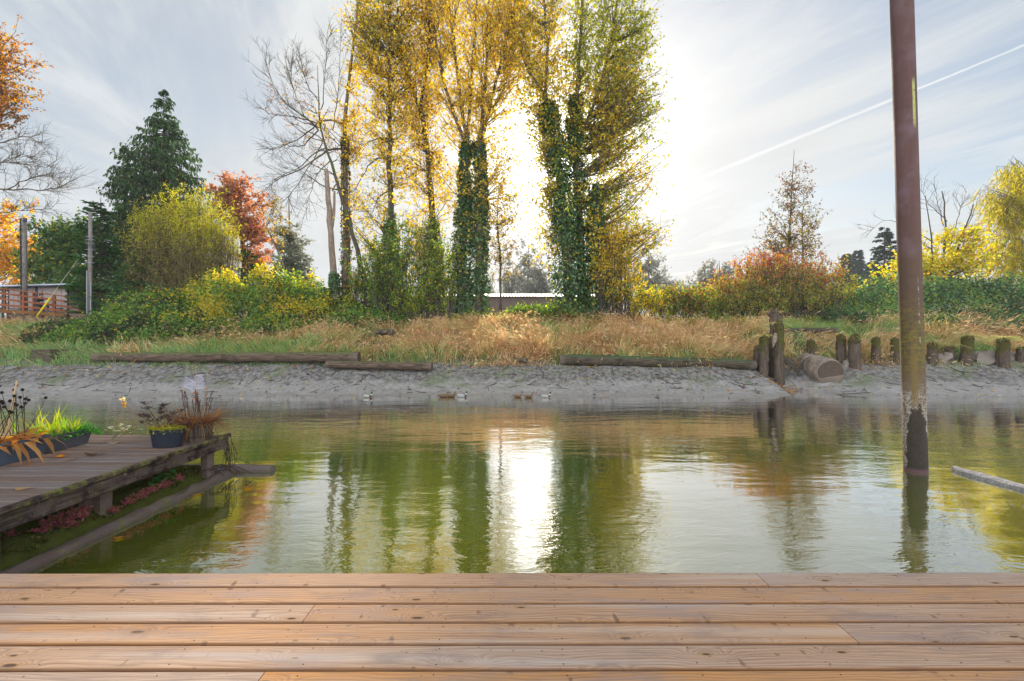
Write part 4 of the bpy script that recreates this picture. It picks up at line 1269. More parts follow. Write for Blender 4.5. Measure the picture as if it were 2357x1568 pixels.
pst2 = trunk_path([(1850, 720), (1848, 600), (1845, 520), (1850, 440)], 29.7, .05, .012, 10, r=rT)
tree('young_birch', 'slim young tree with dark sparse leaves rising from the red bush', 'tree', base_at(1812, 29.6), [pst, pst2],
     [(1820, 515, 78, 75, 29.6, 1.6), (1828, 435, 48, 62, 29.6, 1.2), (1815, 570, 100, 42, 29.6, 2.), (1780, 555, 70, 34, 29.6, 1.4, 1600)], 82, nb=120, per=8, lp=4,
     colf=two([(.16, .15, .025), (.10, .10, .02), (.22, .16, .03)], [(.14, .07, .025), (.09, .05, .02), (.16, .06, .04)], lambda P: .45 + .06 * (P[:, 2] - 9)), leaf=(.08, .15), slope=.9, twl=(.3, .8))
MY = [(.56, .42, .03), (.46, .42, .03), (.62, .48, .04), (.42, .28, .03), (.28, .32, .03)]
pm1 = trunk_path([(2160, 700), (2172, 580), (2180, 520), (2168, 440)], 32., .10, .03, 10, r=rT)
pm2 = trunk_path([(2178, 700), (2195, 600), (2215, 540), (2240, 470)], 32., .10, .03, 10, r=rT)
pm3 = trunk_path([(2145, 700), (2148, 600), (2140, 520), (2130, 450)], 32., .07, .02, 10, r=rT)
tree('yellow_maple', 'many-stemmed yellow maple with bare twig tips right of the steel pile', 'tree', base_at(2165, 32), [pm1, pm2, pm3],
     [(2150, 585, 90, 60, 32, 2.), (2220, 590, 70, 70, 32, 2.), (2080, 620, 75, 45, 31.5, 1.6), (2030, 640, 45, 28, 31, 1.2)], 83, nb=150, per=8, lp=5, colf=one(MY), leaf=(.14, .24), wr=.85,
     bare=bare_boughs([([(2172, 520), (2160, 470), (2150, 420)], .03), ([(2180, 510), (2140, 470), (2120, 440)], .03), ([(2200, 560), (2240, 500), (2256, 440)], .03), ([(2190, 560), (2205, 500), (2225, 440)], .03), ([(2150, 560), (2100, 530), (2040, 500), (2000, 535)], .03)], 32., 9, 4, tl=(.5, 1.4)), bark=BARK_DARK)
WIL = [(.44, .37, .03), (.36, .33, .03), (.52, .38, .03), (.26, .27, .03)]


def willow():
    r = np.random.default_rng(84)
    Y = 34.
    o = empty('weeping_willow', base_at(2400, Y), 'weeping willow with hanging yellow-green strands at the right edge', 'tree')
    gt, gc = G(), G()
    pw = trunk_path([(2400, 715), (2395, 560), (2385, 440)], Y, .3, .1, 10, r=r)
    tube(gt, *pw, 9, rough=.06, r=r)
    tg = blob_points(130, [(2292, 440, 42, 60, Y, 1.6), (2345, 405, 75, 60, Y, 2.4), (2420, 385, 110, 60, Y, 3.), (2320, 490, 65, 60, Y, 2.2), (2400, 540, 120, 60, Y, 3.), (2300, 560, 40, 45, Y, 1.6)], r, .4)
    pa_, ra_ = branches([pw], tg, r, .6, lift=.7)
    tubes(gt, pa_, ra_, 4)
    tw = twigs_on(pa_, 14, r, (.9, 2.4), t0=.35, up=-1.6, fwd=.35)
    gz = ground_h(tw[:, 2, 0], tw[:, 2, 1]) + 1.2
    tw[:, 2, 2] = np.maximum(tw[:, 2, 2], gz)
    tubes(gt, tw, np.tile([.008, .006, .003], (len(tw), 1)), 3)
    c, k = leaves_on(tw, 19, r, .1)
    leaves(gc, c, unit(tw[k, 2] - tw[k, 0]) + rdir(len(c), r) * .45, rdir(len(c), r), r.uniform(.14, .26, len(c)), .26, palette(len(c), WIL, None, .25, r))
    gt.build('trunk', BARK, o, smooth=True); gc.build('crown', LEAF, o)


willow()

# --- far trees fading into the haze -------------------------------------------------
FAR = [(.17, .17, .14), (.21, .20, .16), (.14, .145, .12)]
far = [(1215, 545, 46, 120, 'hazy bare-topped tree right above the barn roof'), (1245, 610, 40, 105, 'short hazy tree touching the first ivy-clad trunk of the right-hand group'),
       (1180, 600, 36, 130, 'faint rounded tree left of the hazy bare-topped one'), (1492, 572, 40, 110, 'faint upright tree just right of the golden shrub'), (1530, 622, 46, 135, 'low faint tree between the golden shrub and the hazy pair'),
       (1622, 605, 42, 120, 'left one of the hazy pair beside the red bush'), (1655, 594, 38, 115, 'right one of the hazy pair beside the red bush'), (730, 650, 48, 130, 'low hazy tree left of the broken dead trunk'),
       (1110, 640, 40, 140, 'dim tree seen between the twin ivy-clad trunks'), (1570, 648, 46, 150, 'very faint low tree over the rust and green shrub')]
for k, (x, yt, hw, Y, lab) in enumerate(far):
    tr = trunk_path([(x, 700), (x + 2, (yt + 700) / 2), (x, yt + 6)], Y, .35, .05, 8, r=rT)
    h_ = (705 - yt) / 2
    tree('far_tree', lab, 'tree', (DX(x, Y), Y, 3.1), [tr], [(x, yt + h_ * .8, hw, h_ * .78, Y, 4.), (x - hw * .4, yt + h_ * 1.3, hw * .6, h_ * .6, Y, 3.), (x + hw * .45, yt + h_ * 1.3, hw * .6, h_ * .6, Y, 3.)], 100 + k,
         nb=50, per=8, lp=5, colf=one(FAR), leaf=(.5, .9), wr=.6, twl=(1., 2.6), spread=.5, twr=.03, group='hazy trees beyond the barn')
FIR = [(.03, .05, .04), (.045, .065, .05), (.02, .038, .03)]
for (x, yt, hw, Y, lab) in ((2036, 520, 46, 72, 'grey-blue fir just left of the steel pile'), (1974, 574, 26, 115, 'taller of two distant firs behind the red bush'), (1948, 584, 24, 118, 'shorter of two distant firs behind the red bush'), (2005, 600, 26, 130, 'faint fir between the distant pair and the grey-blue one')):
    conifer('fir_tree', lab, x, yt, 700, Y, [(yt + 2, 2), (yt + 40, hw * .5), (yt + 90, hw * .85), (700, hw)], int(x), 9000, spray=(.34 * Y / 72, .75 * Y / 72), col=FIR, droop=.25, trunk_r=.3, group='distant firs')
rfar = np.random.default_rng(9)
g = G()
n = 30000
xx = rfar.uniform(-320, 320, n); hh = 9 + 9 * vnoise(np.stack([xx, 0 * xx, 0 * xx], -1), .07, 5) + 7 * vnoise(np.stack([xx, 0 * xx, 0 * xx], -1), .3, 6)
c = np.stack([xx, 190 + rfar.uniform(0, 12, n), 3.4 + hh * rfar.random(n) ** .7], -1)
leaf_cloud(g, c, rfar, (1.2, 2.6), .6, one([(.26, .26, .25), (.31, .30, .28), (.22, .23, .22)]))  # grey bare woods, lightened in the colour to stand in for distance haze
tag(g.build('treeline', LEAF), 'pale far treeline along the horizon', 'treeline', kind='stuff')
# --- brambles: leafy mounds over the bank -------------------------------------------


def in_poly(X, Y, poly):
    poly = np.asarray(poly, float); ins = np.zeros(len(X), bool)
    j = len(poly) - 1
    for i_ in range(len(poly)):
        xi, yi = poly[i_]; xj, yj = poly[j]
        ins ^= ((yi > Y) != (yj > Y)) & (X < (xj - xi) * (Y - yi) / (yj - yi + 1e-12) + xi)
        j = i_
    return ins


def bramble(name, label, poly, hfun, n, seed, colf, size=(.08, .19), wr=.7, canes=200, kind='stuff'):
    r = np.random.default_rng(seed)
    poly = np.asarray(poly, float)
    lo, hi = poly.min(0), poly.max(0)
    X = r.uniform(lo[0], hi[0], n * 3); Y = r.uniform(lo[1], hi[1], n * 3)
    k = in_poly(X, Y, poly); X, Y = X[k][:n], Y[k][:n]
    gz = ground_h(X, Y); h = hfun(X, Y)
    e = .15
    nx_ = -(hfun(X + e, Y) + ground_h(X + e, Y) - h - gz) / e; ny_ = -(hfun(X, Y + e) + ground_h(X, Y + e) - h - gz) / e
    nm = unit(np.stack([nx_, ny_, np.ones_like(nx_)], -1))
    u = r.random(len(X)) ** .45
    P = np.stack([X, Y, gz + h * u + .03 + .65 * r.random(len(X)) ** 2 * (r.random(len(X)) < .22) * np.clip(h, 0, 1)], -1)
    g = G()
    ax = nm * .15 + rdir(len(X), r) * .8 + np.array([0, -.3, -.45])
    leaves(g, P, ax, nm + rdir(len(X), r) * .55, r.uniform(*size, len(X)), wr, colf(P))
    m = r.integers(0, len(X), canes)
    p0 = np.stack([X[m], Y[m], gz[m]], -1); dd_ = rdir(canes, r); dd_[:, 2] = np.abs(dd_[:, 2]) * .5
    L = r.uniform(.6, 1.8, canes)[:, None]
    p2 = p0 + dd_ * L; p2[:, 2] = np.maximum(ground_h(p2[:, 0], p2[:, 1]) + hfun(p2[:, 0], p2[:, 1]) * r.uniform(.4, 1.1, canes), p2[:, 2] * 0)
    p1 = (p0 + p2) / 2 + np.array([0, 0, .7])
    tubes(g, bezier(p0, p1, p2, 6), np.full((canes, 6), .006), 3, (.12, .055, .04), 1)
    return tag(g.build(name, [LEAF, TINT]), label, 'bramble', kind=kind)


def mound(cx, cy, rx, ry, h):
    return lambda X, Y: h * np.sqrt(np.clip(1 - ((X - cx) / rx) ** 2 - ((Y - cy) / ry) ** 2, 0, 1))


def hsum(ms, base=.15, seed=1, sc=.8, amp=.5):
    def f(X, Y):
        z = base + 0 * X
        for m in ms: z = np.maximum(z, m(X, Y))
        return z * (1 - amp * .5 + amp * n2(X, Y, sc, seed)) * (.78 + .44 * n2(X, Y, 1.9, seed + 2)) + .16 * n2(X, Y, 3.1, seed + 1)
    return f


BRG = [(.08, .16, .03), (.13, .24, .04), (.04, .085, .02), (.18, .29, .055), (.26, .31, .06)]
BRD = [(.045, .105, .04), (.07, .15, .055), (.03, .07, .025), (.11, .19, .075), (.08, .05, .03)]


def bank_cols(P):
    r = np.random.default_rng(17); n = len(P)
    dark = r.random(n) < np.clip(.38 + 2.6 * (clump(P, .9, 23) - .5) - .10 * (P[:, 0] < -19) - .12 * (P[:, 2] - 3), .05, .95)
    c = np.where(dark[:, None], palette(n, [(.03, .065, .02), (.045, .09, .025), (.02, .04, .014), (.09, .05, .03)], None, .25, r), palette(n, BRG, None, .2, r))
    yp = np.clip((P[:, 0] + 19.8) / 1.8, .06, 1) * np.clip((P[:, 2] - 2.6) / 1.4, .1, 1) * (.30 + 2.4 * (clump(P, .8, 14) - .36)) * np.clip((-8.2 - P[:, 0]) / 2, .12, 1)
    y = r.random(n) < yp
    c[y] = palette(y.sum(), YELLOW + YGREEN, None, .2, r)
    return c


hl = hsum([mound(-20.0, 25.6, 3.0, 1.9, 1.9), mound(-16.6, 26.0, 2.6, 1.7, 2.6), mound(-13.4, 26.4, 2.6, 1.6, 3.5), mound(-10.8, 26.2, 2.4, 1.5, 1.8), mound(-8.0, 26.0, 3, 1.4, .8),
           mound(-20.3, 22.4, 2.8, 1.9, .55), mound(-17, 22.6, 2.6, 1.6, .8), mound(-12.5, 23.8, 2.8, 1.3, .75), mound(-8.5, 24.2, 2.4, 1.0, .5)], .22, 41)
bramble('bramble_thicket', 'bramble thicket in green and yellow below the yellow bush', [(-24, 22.4), (-22.5, 20.8), (-17, 20.9), (-13.5, 22.4), (-9, 23.0), (-5.5, 24.4), (-5.5, 27.3), (-18, 28), (-25, 26)], hl, 110000, 91,
        bank_cols, canes=420)
hr = hsum([mound(22.5, 28.5, 5.5, 2.6, 1.7), mound(28.5, 29., 6, 3, 2.0), mound(34, 29.5, 6, 3, 2.2), mound(30, 25.3, 3.2, 1.6, .9), mound(26.5, 25.2, 2.6, 1.3, .5), mound(40, 29, 6, 4, 2.), mound(30, 22.3, 3.2, 1.4, .7), mound(25.5, 22.6, 2.4, 1.3, .6), mound(21.5, 23., 1.6, .8, .4)], .2, 43)
bramble('bramble_thicket', 'dark green bramble slope behind the mossy stumps at right', [(17.5, 26.2), (21, 25.8), (20.5, 22.4), (24, 21.6), (26, 21.2), (29.5, 20.9), (34, 21.0), (44, 23.6), (46, 32), (18, 32)], hr, 90000, 92,
        two(BRD, [(.12, .22, .07), (.18, .28, .08), (.26, .30, .06)], lambda P: np.clip(.3 + 2.6 * (clump(P, .8, 15) - .5), .03, .8)), canes=420)
hm = hsum([mound(-2, 26.5, 4, 1.2, .55), mound(6, 25.8, 4, 1.1, .35), mound(12, 26, 4, 1.1, .5)], .2, 45)
bramble('bramble_thicket', 'low mixed bramble strip along the foot of the cottonwoods', [(-7, 25.2), (2, 25.0), (10, 24.6), (18, 25.6), (18, 27.2), (-7, 27.2)], hm, 24000, 93,
        two(BRG, YGREEN + YELLOW, lambda P: .25 + .7 * (clump(P, .8, 16) - .45)), canes=120)
# small dark bramble pocket in the grass by the fallen log on the bank
bramble('bramble_patch', 'round dark bramble patch on the grass above the pilings', [(17.2, 24.2), (19.8, 24.0), (19.9, 25.6), (17.3, 25.8)], hsum([mound(18.5, 25, 1.4, .9, .55)], .1, 46), 3200, 94, one(BRD), canes=15, kind=None)

# --- grass of the bank -------------------------------------------------------------
GS = [(.54, .37, .17), (.60, .43, .22), (.44, .29, .13), (.52, .32, .15), (.66, .51, .29)]
RUST = [(.36, .20, .085), (.30, .155, .07), (.42, .25, .11)]
GGR = [(.17, .30, .06), (.23, .36, .09), (.11, .20, .045), (.30, .38, .12)]
GBL = [(.16, .31, .11), (.22, .39, .14), (.11, .22, .08), (.28, .42, .19)]


def grass_bank():
    r = np.random.default_rng(95)
    n = 175000
    X = r.uniform(-31, 36, n); u = r.uniform(3.15, 10.6, n)
    Y = waterline(X) + u
    dens = np.where(u < 3.7, .35 + .9 * (n2(X, Y, 1.3, 61) > .45), 1.)
    # undercut bank at the stumps on the right
    dens *= np.where((X > 16.5) & (u < 4.3), .12, 1)
    dens *= np.where((X < -14.5) & (X > -22) & (u > 7), .35, 1)
    k = r.random(n) < dens * (.55 + .6 * n2(X, Y, .9, 62))
    X, Y, u = X[k], Y[k], u[k]; n = len(X)
    Z = ground_h(X, Y)
    P = np.stack([X, Y, Z], -1)
    a = n2(X, Y, .30, 63); b = n2(X, Y, .95, 64); c3 = n2(X, Y, 2.6, 65)
    straw = np.interp(X, [-31, -21, -17, -10, -4, 0, 5, 12, 16, 20, 26, 36], [.0, .0, .10, .24, .50, .75, .85, .8, .55, .5, .45, .25])
    straw = straw + 1.1 * (a - .5) + .8 * (b - .5) + .35 * (c3 - .5)
    straw = straw - .35 * np.clip(1 - (u - 3.2) / 1.0, 0, 1) * (X < 14)
    # greener crest behind the pilings
    straw = np.where((X > 13.5) & (u > 6.6), straw - .55, straw)
    dry = r.random(n) < np.clip(straw, 0, 1)
    rust = r.random(n) < np.clip(.2 + 1.3 * (b - .5), 0, .7)
    blue = r.random(n) < np.interp(X, [-31, -18, -12, 4, 14, 20], [.9, .75, .4, .15, .3, .6])
    col = np.where(dry[:, None], np.where(rust[:, None], palette(n, RUST, None, .2, r), palette(n, GS, None, .2, r)), np.where(blue[:, None], palette(n, GBL, None, .2, r), palette(n, GGR, None, .2, r)))
    L = np.where(dry, r.uniform(.38, .85, n), r.uniform(.25, .6, n)) * (.65 + .7 * c3)
    L *= np.clip((u - 2.9) / .9, .45, 1)
    L *= np.where(((X > 12.8) & (X < 16.8) & (Y > 19.9) & (Y < 22.7)) | ((X > -7.4) & (X < -5.4) & (Y > 20.6) & (Y < 22.9)), .38, 1)
    cl = unit(np.stack([n2(X, Y, 1.6, 66) - .5, n2(X, Y, 1.6, 67) - .62, 0 * X], -1))
    d = unit(np.array([0, -.12, 1.]) + rdir(n, r) * .33 + cl * .25)
    bend = cl * r.uniform(.1, .6, n)[:, None] + rdir(n, r) * .22 + np.array([0, -.12, -.32]) * r.uniform(.3, 1.5, n)[:, None]
    g = G()
    tip = np.where(dry[:, None], col * 1.12, np.where((r.random(n) < .35)[:, None], palette(n, GS, None, .2, r), col * 1.05))
    blades(g, P, d, L, r.uniform(.012, .03, n), bend, col, tip)
    # seed heads on dry stalks
    m = np.where(dry & (r.random(n) < .30))[0]
    tp = P[m] + d[m] * L[m][:, None] + bend[m] * L[m][:, None]
    leaves(g, tp - d[m] * .08, d[m] * .3 + bend[m] + rdir(len(m), r) * .3, rdir(len(m), r), r.uniform(.14, .28, len(m)), .26, palette(len(m), [(.50, .34, .19), (.46, .28, .15), (.58, .43, .25)], None, .2, r))
    tag(g.build('grass', STRAW), 'long dry straw-coloured and green grass on the bank', 'grass', kind='stuff')


grass_bank()


def litter():
    r = np.random.default_rng(96)
    g = G()
    n = 1500
    X = r.uniform(-28, 33, n); u = np.abs(r.normal(size=n)) * 1.1 + 2.6
    u = np.where(r.random(n) < .25, r.uniform(.2, 2.6, n), u)
    u = np.where(u > 8, r.uniform(3, 6, n), u)
    Y = waterline(X) + u
    P = np.stack([X, Y, ground_h(X, Y) + .03 + np.where(u > 3.6, r.uniform(.1, .45, n), 0)], -1)
    ax = rdir(n, r); ax[:, 2] *= .25
    leaves(g, P, ax, np.array([0, -.3, 1.]) + rdir(n, r) * .4, r.uniform(.05, .13, n), .8, palette(n, YELLOW + ORG + BROWN, None, .2, r))
    # extra drift of leaves in the drain by the big log
    n = 160
    X = r.normal(11.0, .5, n); Y = r.normal(18.2, .35, n)
    P = np.stack([X, Y, ground_h(X, Y) + .03], -1)
    ax = rdir(n, r); ax[:, 2] *= .25
    leaves(g, P, ax, np.array([0, -.3, 1.]) + rdir(n, r) * .4, r.uniform(.05, .12, n), .8, palette(n, ORG + BROWN, None, .2, r))
    tag(g.build('fallen_leaves', LEAF), 'yellow and brown fallen leaves on the mud and grass', 'leaves', kind='stuff')
    g = G()
    n = 3000
    X = r.uniform(-28, 33, n); u = np.where(r.random(n) < .8, r.uniform(1.2, 3.5, n), r.uniform(.05, 1.3, n)); Y = waterline(X) + u
    P = np.stack([X, Y, ground_h(X, Y)], -1)
    s = r.uniform(.012, .05, n) * (1 + 1.0 * (r.random(n) < .06))
    # little clods and stones: squashed octahedra
    o6 = np.array([[1, 0, 0], [0, 1, 0], [-1, 0, 0], [0, -1, 0], [0, 0, .6], [0, 0, -.4]])
    ang = r.random(n) * 6.28; ca, sa = np.cos(ang), np.sin(ang)
    v = o6[None] * np.stack([s * r.uniform(.8, 2.2, n), s, s * .8], -1)[:, None]
    v = np.stack([v[..., 0] * ca[:, None] - v[..., 1] * sa[:, None], v[..., 0] * sa[:, None] + v[..., 1] * ca[:, None], v[..., 2]], -1) + P[:, None] + r.normal(size=(n, 6, 3)) * (s * .2)[:, None, None]
    f = np.array([[0, 1, 4], [1, 2, 4], [2, 3, 4], [3, 0, 4], [1, 0, 5], [2, 1, 5], [3, 2, 5], [0, 3, 5]])
    fc = (np.arange(n)[:, None, None] * 6 + f[None]).reshape(-1, 3)
    g.add(v.reshape(-1, 3), fc, np.repeat(palette(n, [(.10, .09, .085), (.06, .055, .05), (.2, .18, .17), (.28, .26, .24)], None, .2, r), 6, 0))
    n = 260
    X = r.uniform(-28, 33, n); u = r.uniform(.5, 3.3, n); Y = waterline(X) + u
    P = np.stack([X, Y, ground_h(X, Y) + .015], -1); dd_ = rdir(n, r); dd_[:, 2] = 0; L = r.uniform(.15, .8, n)[:, None]
    q = np.stack([P - dd_ * L * .5, P + rdir(n, r) * .02, P + dd_ * L * .5], 1); q[:, :, 2] = ground_h(q[:, :, 0], q[:, :, 1]) + .012
    tubes(g, q, np.tile([.010, .012, .006], (n, 1)), 4, (.06, .045, .035))
    tag(g.build('mud_debris', TINT), 'clods, pebbles and broken sticks strewn over the mud', 'debris', kind='stuff')


litter()
# ------------------------------------------------------------------ logs and pilings on the mud
def mat_log(name, dark, light, moss, top=.35, low=None):
    """water-worn log: long grain, moss or algae growing on the upper side"""
    m, t, out = newmat(name)
    tc = t.n('ShaderNodeTexCoord').outputs['Object']
    p = t.pos(); nz = t.xyz(t.n('ShaderNodeNewGeometry').outputs['Normal'])[2]
    tn = t.n('ShaderNodeSeparateColor'); t.L(t.tint(), tn.inputs[0])
    gr = t.noise(t.scale(p, (2, 26, 26)), 1.0, 5, .65, .2); b = t.noise(p, 2.6, 5, .6); f = t.noise(p, 22., 4, .65)
    c = t.mix(t.step(gr, .32, .68), dark, light)
    c = t.mix(t.math('MULTIPLY', t.step(b, .5, .7), .6), c, tuple(k * .5 for k in dark))
    mm = t.math('MULTIPLY', t.step(t.math('ADD', nz, t.math('MULTIPLY', t.math('SUBTRACT', f, .5), 1.2)), .35, .9), t.math('MULTIPLY', t.step(b, .60 - top * .4, .75 - top * .4), tn.outputs[2]))
    c = t.mix(t.math('MULTIPLY', mm, .85), c, moss)
    c = t.mix(t.math('MULTIPLY', tn.outputs[0], .9), c, t.mix(f, (.10, .075, .06), (.24, .19, .15)))
    principled(t, out, c, .85, t.bump(t.math('ADD', gr, t.math('MULTIPLY', f, .4)), .8, .025), .2)
    return m


M_LOG = mat_log('waterworn_log', (.04, .028, .02), (.145, .10, .072), (.085, .11, .035), .6)
M_LOGG = mat_log('algae_log', (.028, .022, .015), (.10, .078, .054), (.05, .08, .038), 1.2)
M_CUT = mat_plain('sawn_end_grain', (.085, .062, .048), .9, .5, .1, sc=9., bump=.8)
M_LOGW = mat_log('silver_log', (.12, .09, .07), (.34, .27, .215), (.10, .12, .03), .2)


def mat_pile(name):
    """old timber pile: grey ribbed wood, moss towards the top"""
    m, t, out = newmat(name)
    p = t.pos(); z = t.xyz(p)[2]
    tn = t.n('ShaderNodeSeparateColor'); t.L(t.tint(), tn.inputs[0])
    gr = t.noise(t.scale(p, (24, 24, 1.6)), 1.0, 5, .65); b = t.noise(p, 4.0, 5, .6); f = t.noise(p, 26., 4, .7)
    c = t.mix(t.step(gr, .3, .7), (.032, .022, .017), (.135, .10, .075))
    c = t.mix(t.math('MULTIPLY', tn.outputs[1], .85), c, t.mix(gr, (.04, .032, .025), (.10, .075, .06)))
    mm = t.step(t.math('ADD', tn.outputs[0], t.math('MULTIPLY', t.math('SUBTRACT', b, .5), 2.2)), .50, .85)
    c = t.mix(t.math('MULTIPLY', mm, .85), c, t.mix(f, (.028, .024, .008), (.11, .10, .02)))
    principled(t, out, c, .9, t.bump(t.math('ADD', gr, t.math('MULTIPLY', f, t.math('MULTIPLY', mm, 1.2))), .9, .03), .15)
    return m


M_POST = mat_pile('mossy_timber_pile')
r6 = np.random.default_rng(600)


def log(name, label, a, b, ra, rb, mat, cat='log', group=None, cut=True, n=22, sides=14, moss=1.0, wob=.012):
    a, b = np.asarray(a, float), np.asarray(b, float)
    pts = np.linspace(a, b, n); pts[1:-1] += r6.normal(size=(n - 2, 3)) * wob
    rad = np.linspace(ra, rb, n) * (1 + .05 * (vnoise(np.stack([np.arange(n) * .5, np.full(n, a[0]), np.zeros(n)], -1), 1., 3) - .5))
    rad[0] *= .9; rad[-1] *= .92
    col = np.tile([0., 0., moss], (n, 1)); col[0] = col[-1] = (.75, 0, 0)
    o = empty(name, tuple((a + b) / 2), label, cat, group)
    g = G(); tube(g, pts, rad, sides, col=col, rough=.035, r=r6, cap=True)
    g.build('trunk', mat, o, smooth=True)
    # sawn faces, each a shallow disc with growth rings
    for e, d, rr in ((a, a - b, rad[0]), (b, b - a, rad[-1])):
        d = d / np.linalg.norm(d)
        g = G(); tube(g, [e - d * .01, e + d * .012], [rr * .97, rr * .93], sides, col=(.8, 0, 0), rough=.02, r=r6)
        g.build('cut_end', M_CUT, o)
    return o


gl_ = 'logs stranded along the mud'
log('log', 'longest dark mossy log lying along the foot of the left bank', D(217, 822, 19.5), D(826, 822, 19.2), .20, .235, M_LOG, group=gl_, n=30)
log('log', 'shorter brown log lying in front of the end of the longest one', D(752, 839, 18.9), D(994, 843, 18.7), .155, .19, M_LOG, group=gl_, moss=.5)
log('log', 'long log with green algae on top ending at the split pilings', D(1288, 828, 19.3), D(1738, 840, 19.0), .24, .215, M_LOGG, group=gl_, n=28)
log('log', 'short mossy log resting high on the grass behind the pilings', D(1800, 762, 22.6), D(1926, 760, 22.4), .13, .155, M_LOGG, group=gl_)
log('log', 'thick pale sawn log pointing towards the water by the pilings', D(1846, 834, 20.2), D(1912, 858, 18.0), .44, .55, M_LOGW, group=gl_, sides=20, moss=.2)
log('log_stub', 'small brown stub of wood half buried at the top of the mud', D(1192, 828, 19.6), D(1212, 829, 19.3), .09, .10, M_LOG, group=gl_, n=6)
log('log_stub', 'dark log end poking out of the grass below the tall shrubs', D(866, 765, 22.8), D(906, 764, 22.5), .14, .15, M_LOGG, group=gl_, n=6)


def post(label, x, yt, yb, hw, Y, moss=.6, dark=.2, lean=0., ragged=.12, top='round', sides=12, name='timber_pile', group='rotten timber pilings', hair=26, cat='piling'):
    hw = hw / math.hypot(1, (x - CX) / F)
    b = D(x, yb, Y); tz = D(x + lean, yt, Y)
    gz = float(ground_h(np.array([b[0]]), np.array([b[1]]))[0])
    b[2] = min(b[2], gz) - .15
    n = 22
    sl = np.concatenate([np.linspace(0, .86, 14), np.linspace(.88, 1, 8)])
    pts = b + (tz - b) * sl[:, None]; pts[4:] += r6.normal(size=(18, 3)) * .008; rad = np.full(n, hw * Y / F)
    rad = rad * np.linspace(1.05, .94, n)
    if top == 'round': rad[-7:] *= (1.02, .98, .94, .86, .74, .55, .28)
    elif top == 'ragged': rad[-1:] *= .9
    s = sl
    col = np.stack([np.clip((s - (1 - moss)) / .6 + .22, 0, 1) * (moss > 0), np.full(n, dark), s], -1)
    o = empty(name, (b[0], b[1], gz), label, cat, group)
    g = G(); tube(g, pts, rad, sides, col=col, rough=.10, r=r6)
    if top == 'ragged':
        for k in range(9):
            a = k * .7; rr = rad[-1] * .75
            q = tz + np.array([rr * math.cos(a), rr * math.sin(a), -.12])
            tube(g, [q, q + np.array([0, 0, .14 + ragged * r6.random()])], [.05, .008], 5, col=(.0, .3, 1))
    g.build('trunk', M_POST, o, smooth=True)
    if hair:
        g = G(); m = hair
        a = r6.random(m) * 6.28; rr = rad[-2] * np.sqrt(r6.random(m)) * 1.25
        P = tz + np.stack([rr * np.cos(a), rr * np.sin(a), -.12 * r6.random(m)], -1)
        out_ = np.stack([np.cos(a), np.sin(a), 0 * a], -1)
        blades(g, P, unit(out_ * .6 + [0, 0, .8] + rdir(m, r6) * .3), r6.uniform(.18, .62, m), .016, out_ * .5 + np.array([0, 0, -.95]), palette(m, GS + GGR + [(.2, .15, .07)], None, .2, r6))
        g.build('grass_tuft', STRAW, o)
    return o


post('tallest pile of the split cluster, bare and ragged on top', 1783, 716, 858, 12.5, 19.3, 0, .35, lean=-1, top='ragged')
post('mossy front pile of the cluster with its foot in the mud', 1794, 742, 871, 12, 18.7, .7, .25, lean=-1, top='ragged')
post('pile on the left of the cluster with a mossy shoulder', 1756, 772, 862, 11.5, 18.8, .6, .05, lean=3, hair=40)
post('short dark pile behind the left side of the cluster', 1741, 795, 853, 10, 19.25, .3, .45, lean=4)
post('broken pile between the two front ones of the cluster', 1768, 772, 862, 12, 19.5, .8, .5, lean=6, top='ragged', hair=30)
# split silver plank leaning inside the cluster
g = G(); a_, b_ = D(1779, 800, 18.62), D(1791, 752, 18.72)
tube(g, np.linspace(a_, b_, 6), [.02, .06, .085, .08, .06, .012], 5, col=(0, 0, 0), rough=.1, r=r6)
tag(g.build('split_plank', M_LOGW, smooth=True), 'pale split sliver of wood leaning inside the piling cluster', 'driftwood')
post('slim mossy pile standing alone right of the cluster', 1866, 781, 836, 10, 20.0, .55, .1)
post('taller pile with a grassy top left of the ribbed stump', 1936, 768, 846, 12, 19.4, .55, .1, hair=60)
post('broad ribbed stump with bright moss on its flat top', 1967, 776, 850, 15.5, 18.9, .42, .15, top='ragged', ragged=.02)
post('round-topped mossy pile right of the ribbed stump', 2016, 776, 842, 11, 19.2, .6, .1)
post('dark mossy pile half hidden by the steel pile', 2062, 778, 838, 13, 19.4, .7, .5)
post('broad dark stump under hanging grass just right of the steel pile', 2146, 786, 838, 13, 19.2, .5, .45, hair=260)
post('stump buried under hanging grass between two dark ones', 2186, 794, 838, 12, 19.4, .5, .5, hair=260)
post('leaning dark stump below the hanging grass', 2222, 772, 842, 16, 19.1, .7, .5, lean=6, hair=260)
post('round stump with a shaggy cap of moss and grass at far right', 2308, 778, 838, 18, 18.9, .7, .15, hair=380)
post('dark stub in the undercut bank at the right edge', 2349, 800, 836, 12, 19.2, .4, .4, hair=60)
# knot of roots and rope beside the sawn log
g = G()
for k in range(9):
    a0 = D(1806 + r6.uniform(-4, 4), 832 + r6.uniform(-8, 8), 19.0)
    q = [a0, a0 + np.array([.12 + .1 * r6.random(), -.1, .12 * r6.normal()]), a0 + np.array([.32 + .2 * r6.random(), -.15, -.18 + .16 * r6.normal()]), a0 + np.array([.25 + .25 * r6.random(), -.2, -.42 - .1 * r6.random()])]
    tube(g, smooth_path(q, 9), np.linspace(.035, .014, 9), 6, col=(.09, .07, .055), rough=.15, r=r6)
tag(g.build('driftwood_roots', TINT, smooth=True), 'tangle of dark roots between the pilings and the pale sawn log', 'driftwood')
g = G(); a_, b_ = D(1903, 893, 16.75), D(2004, 896, 16.7)
a_[2] = float(ground_h(a_[:1], a_[1:2])[0]) + .03; b_[2] = float(ground_h(b_[:1], b_[1:2])[0]) + .03
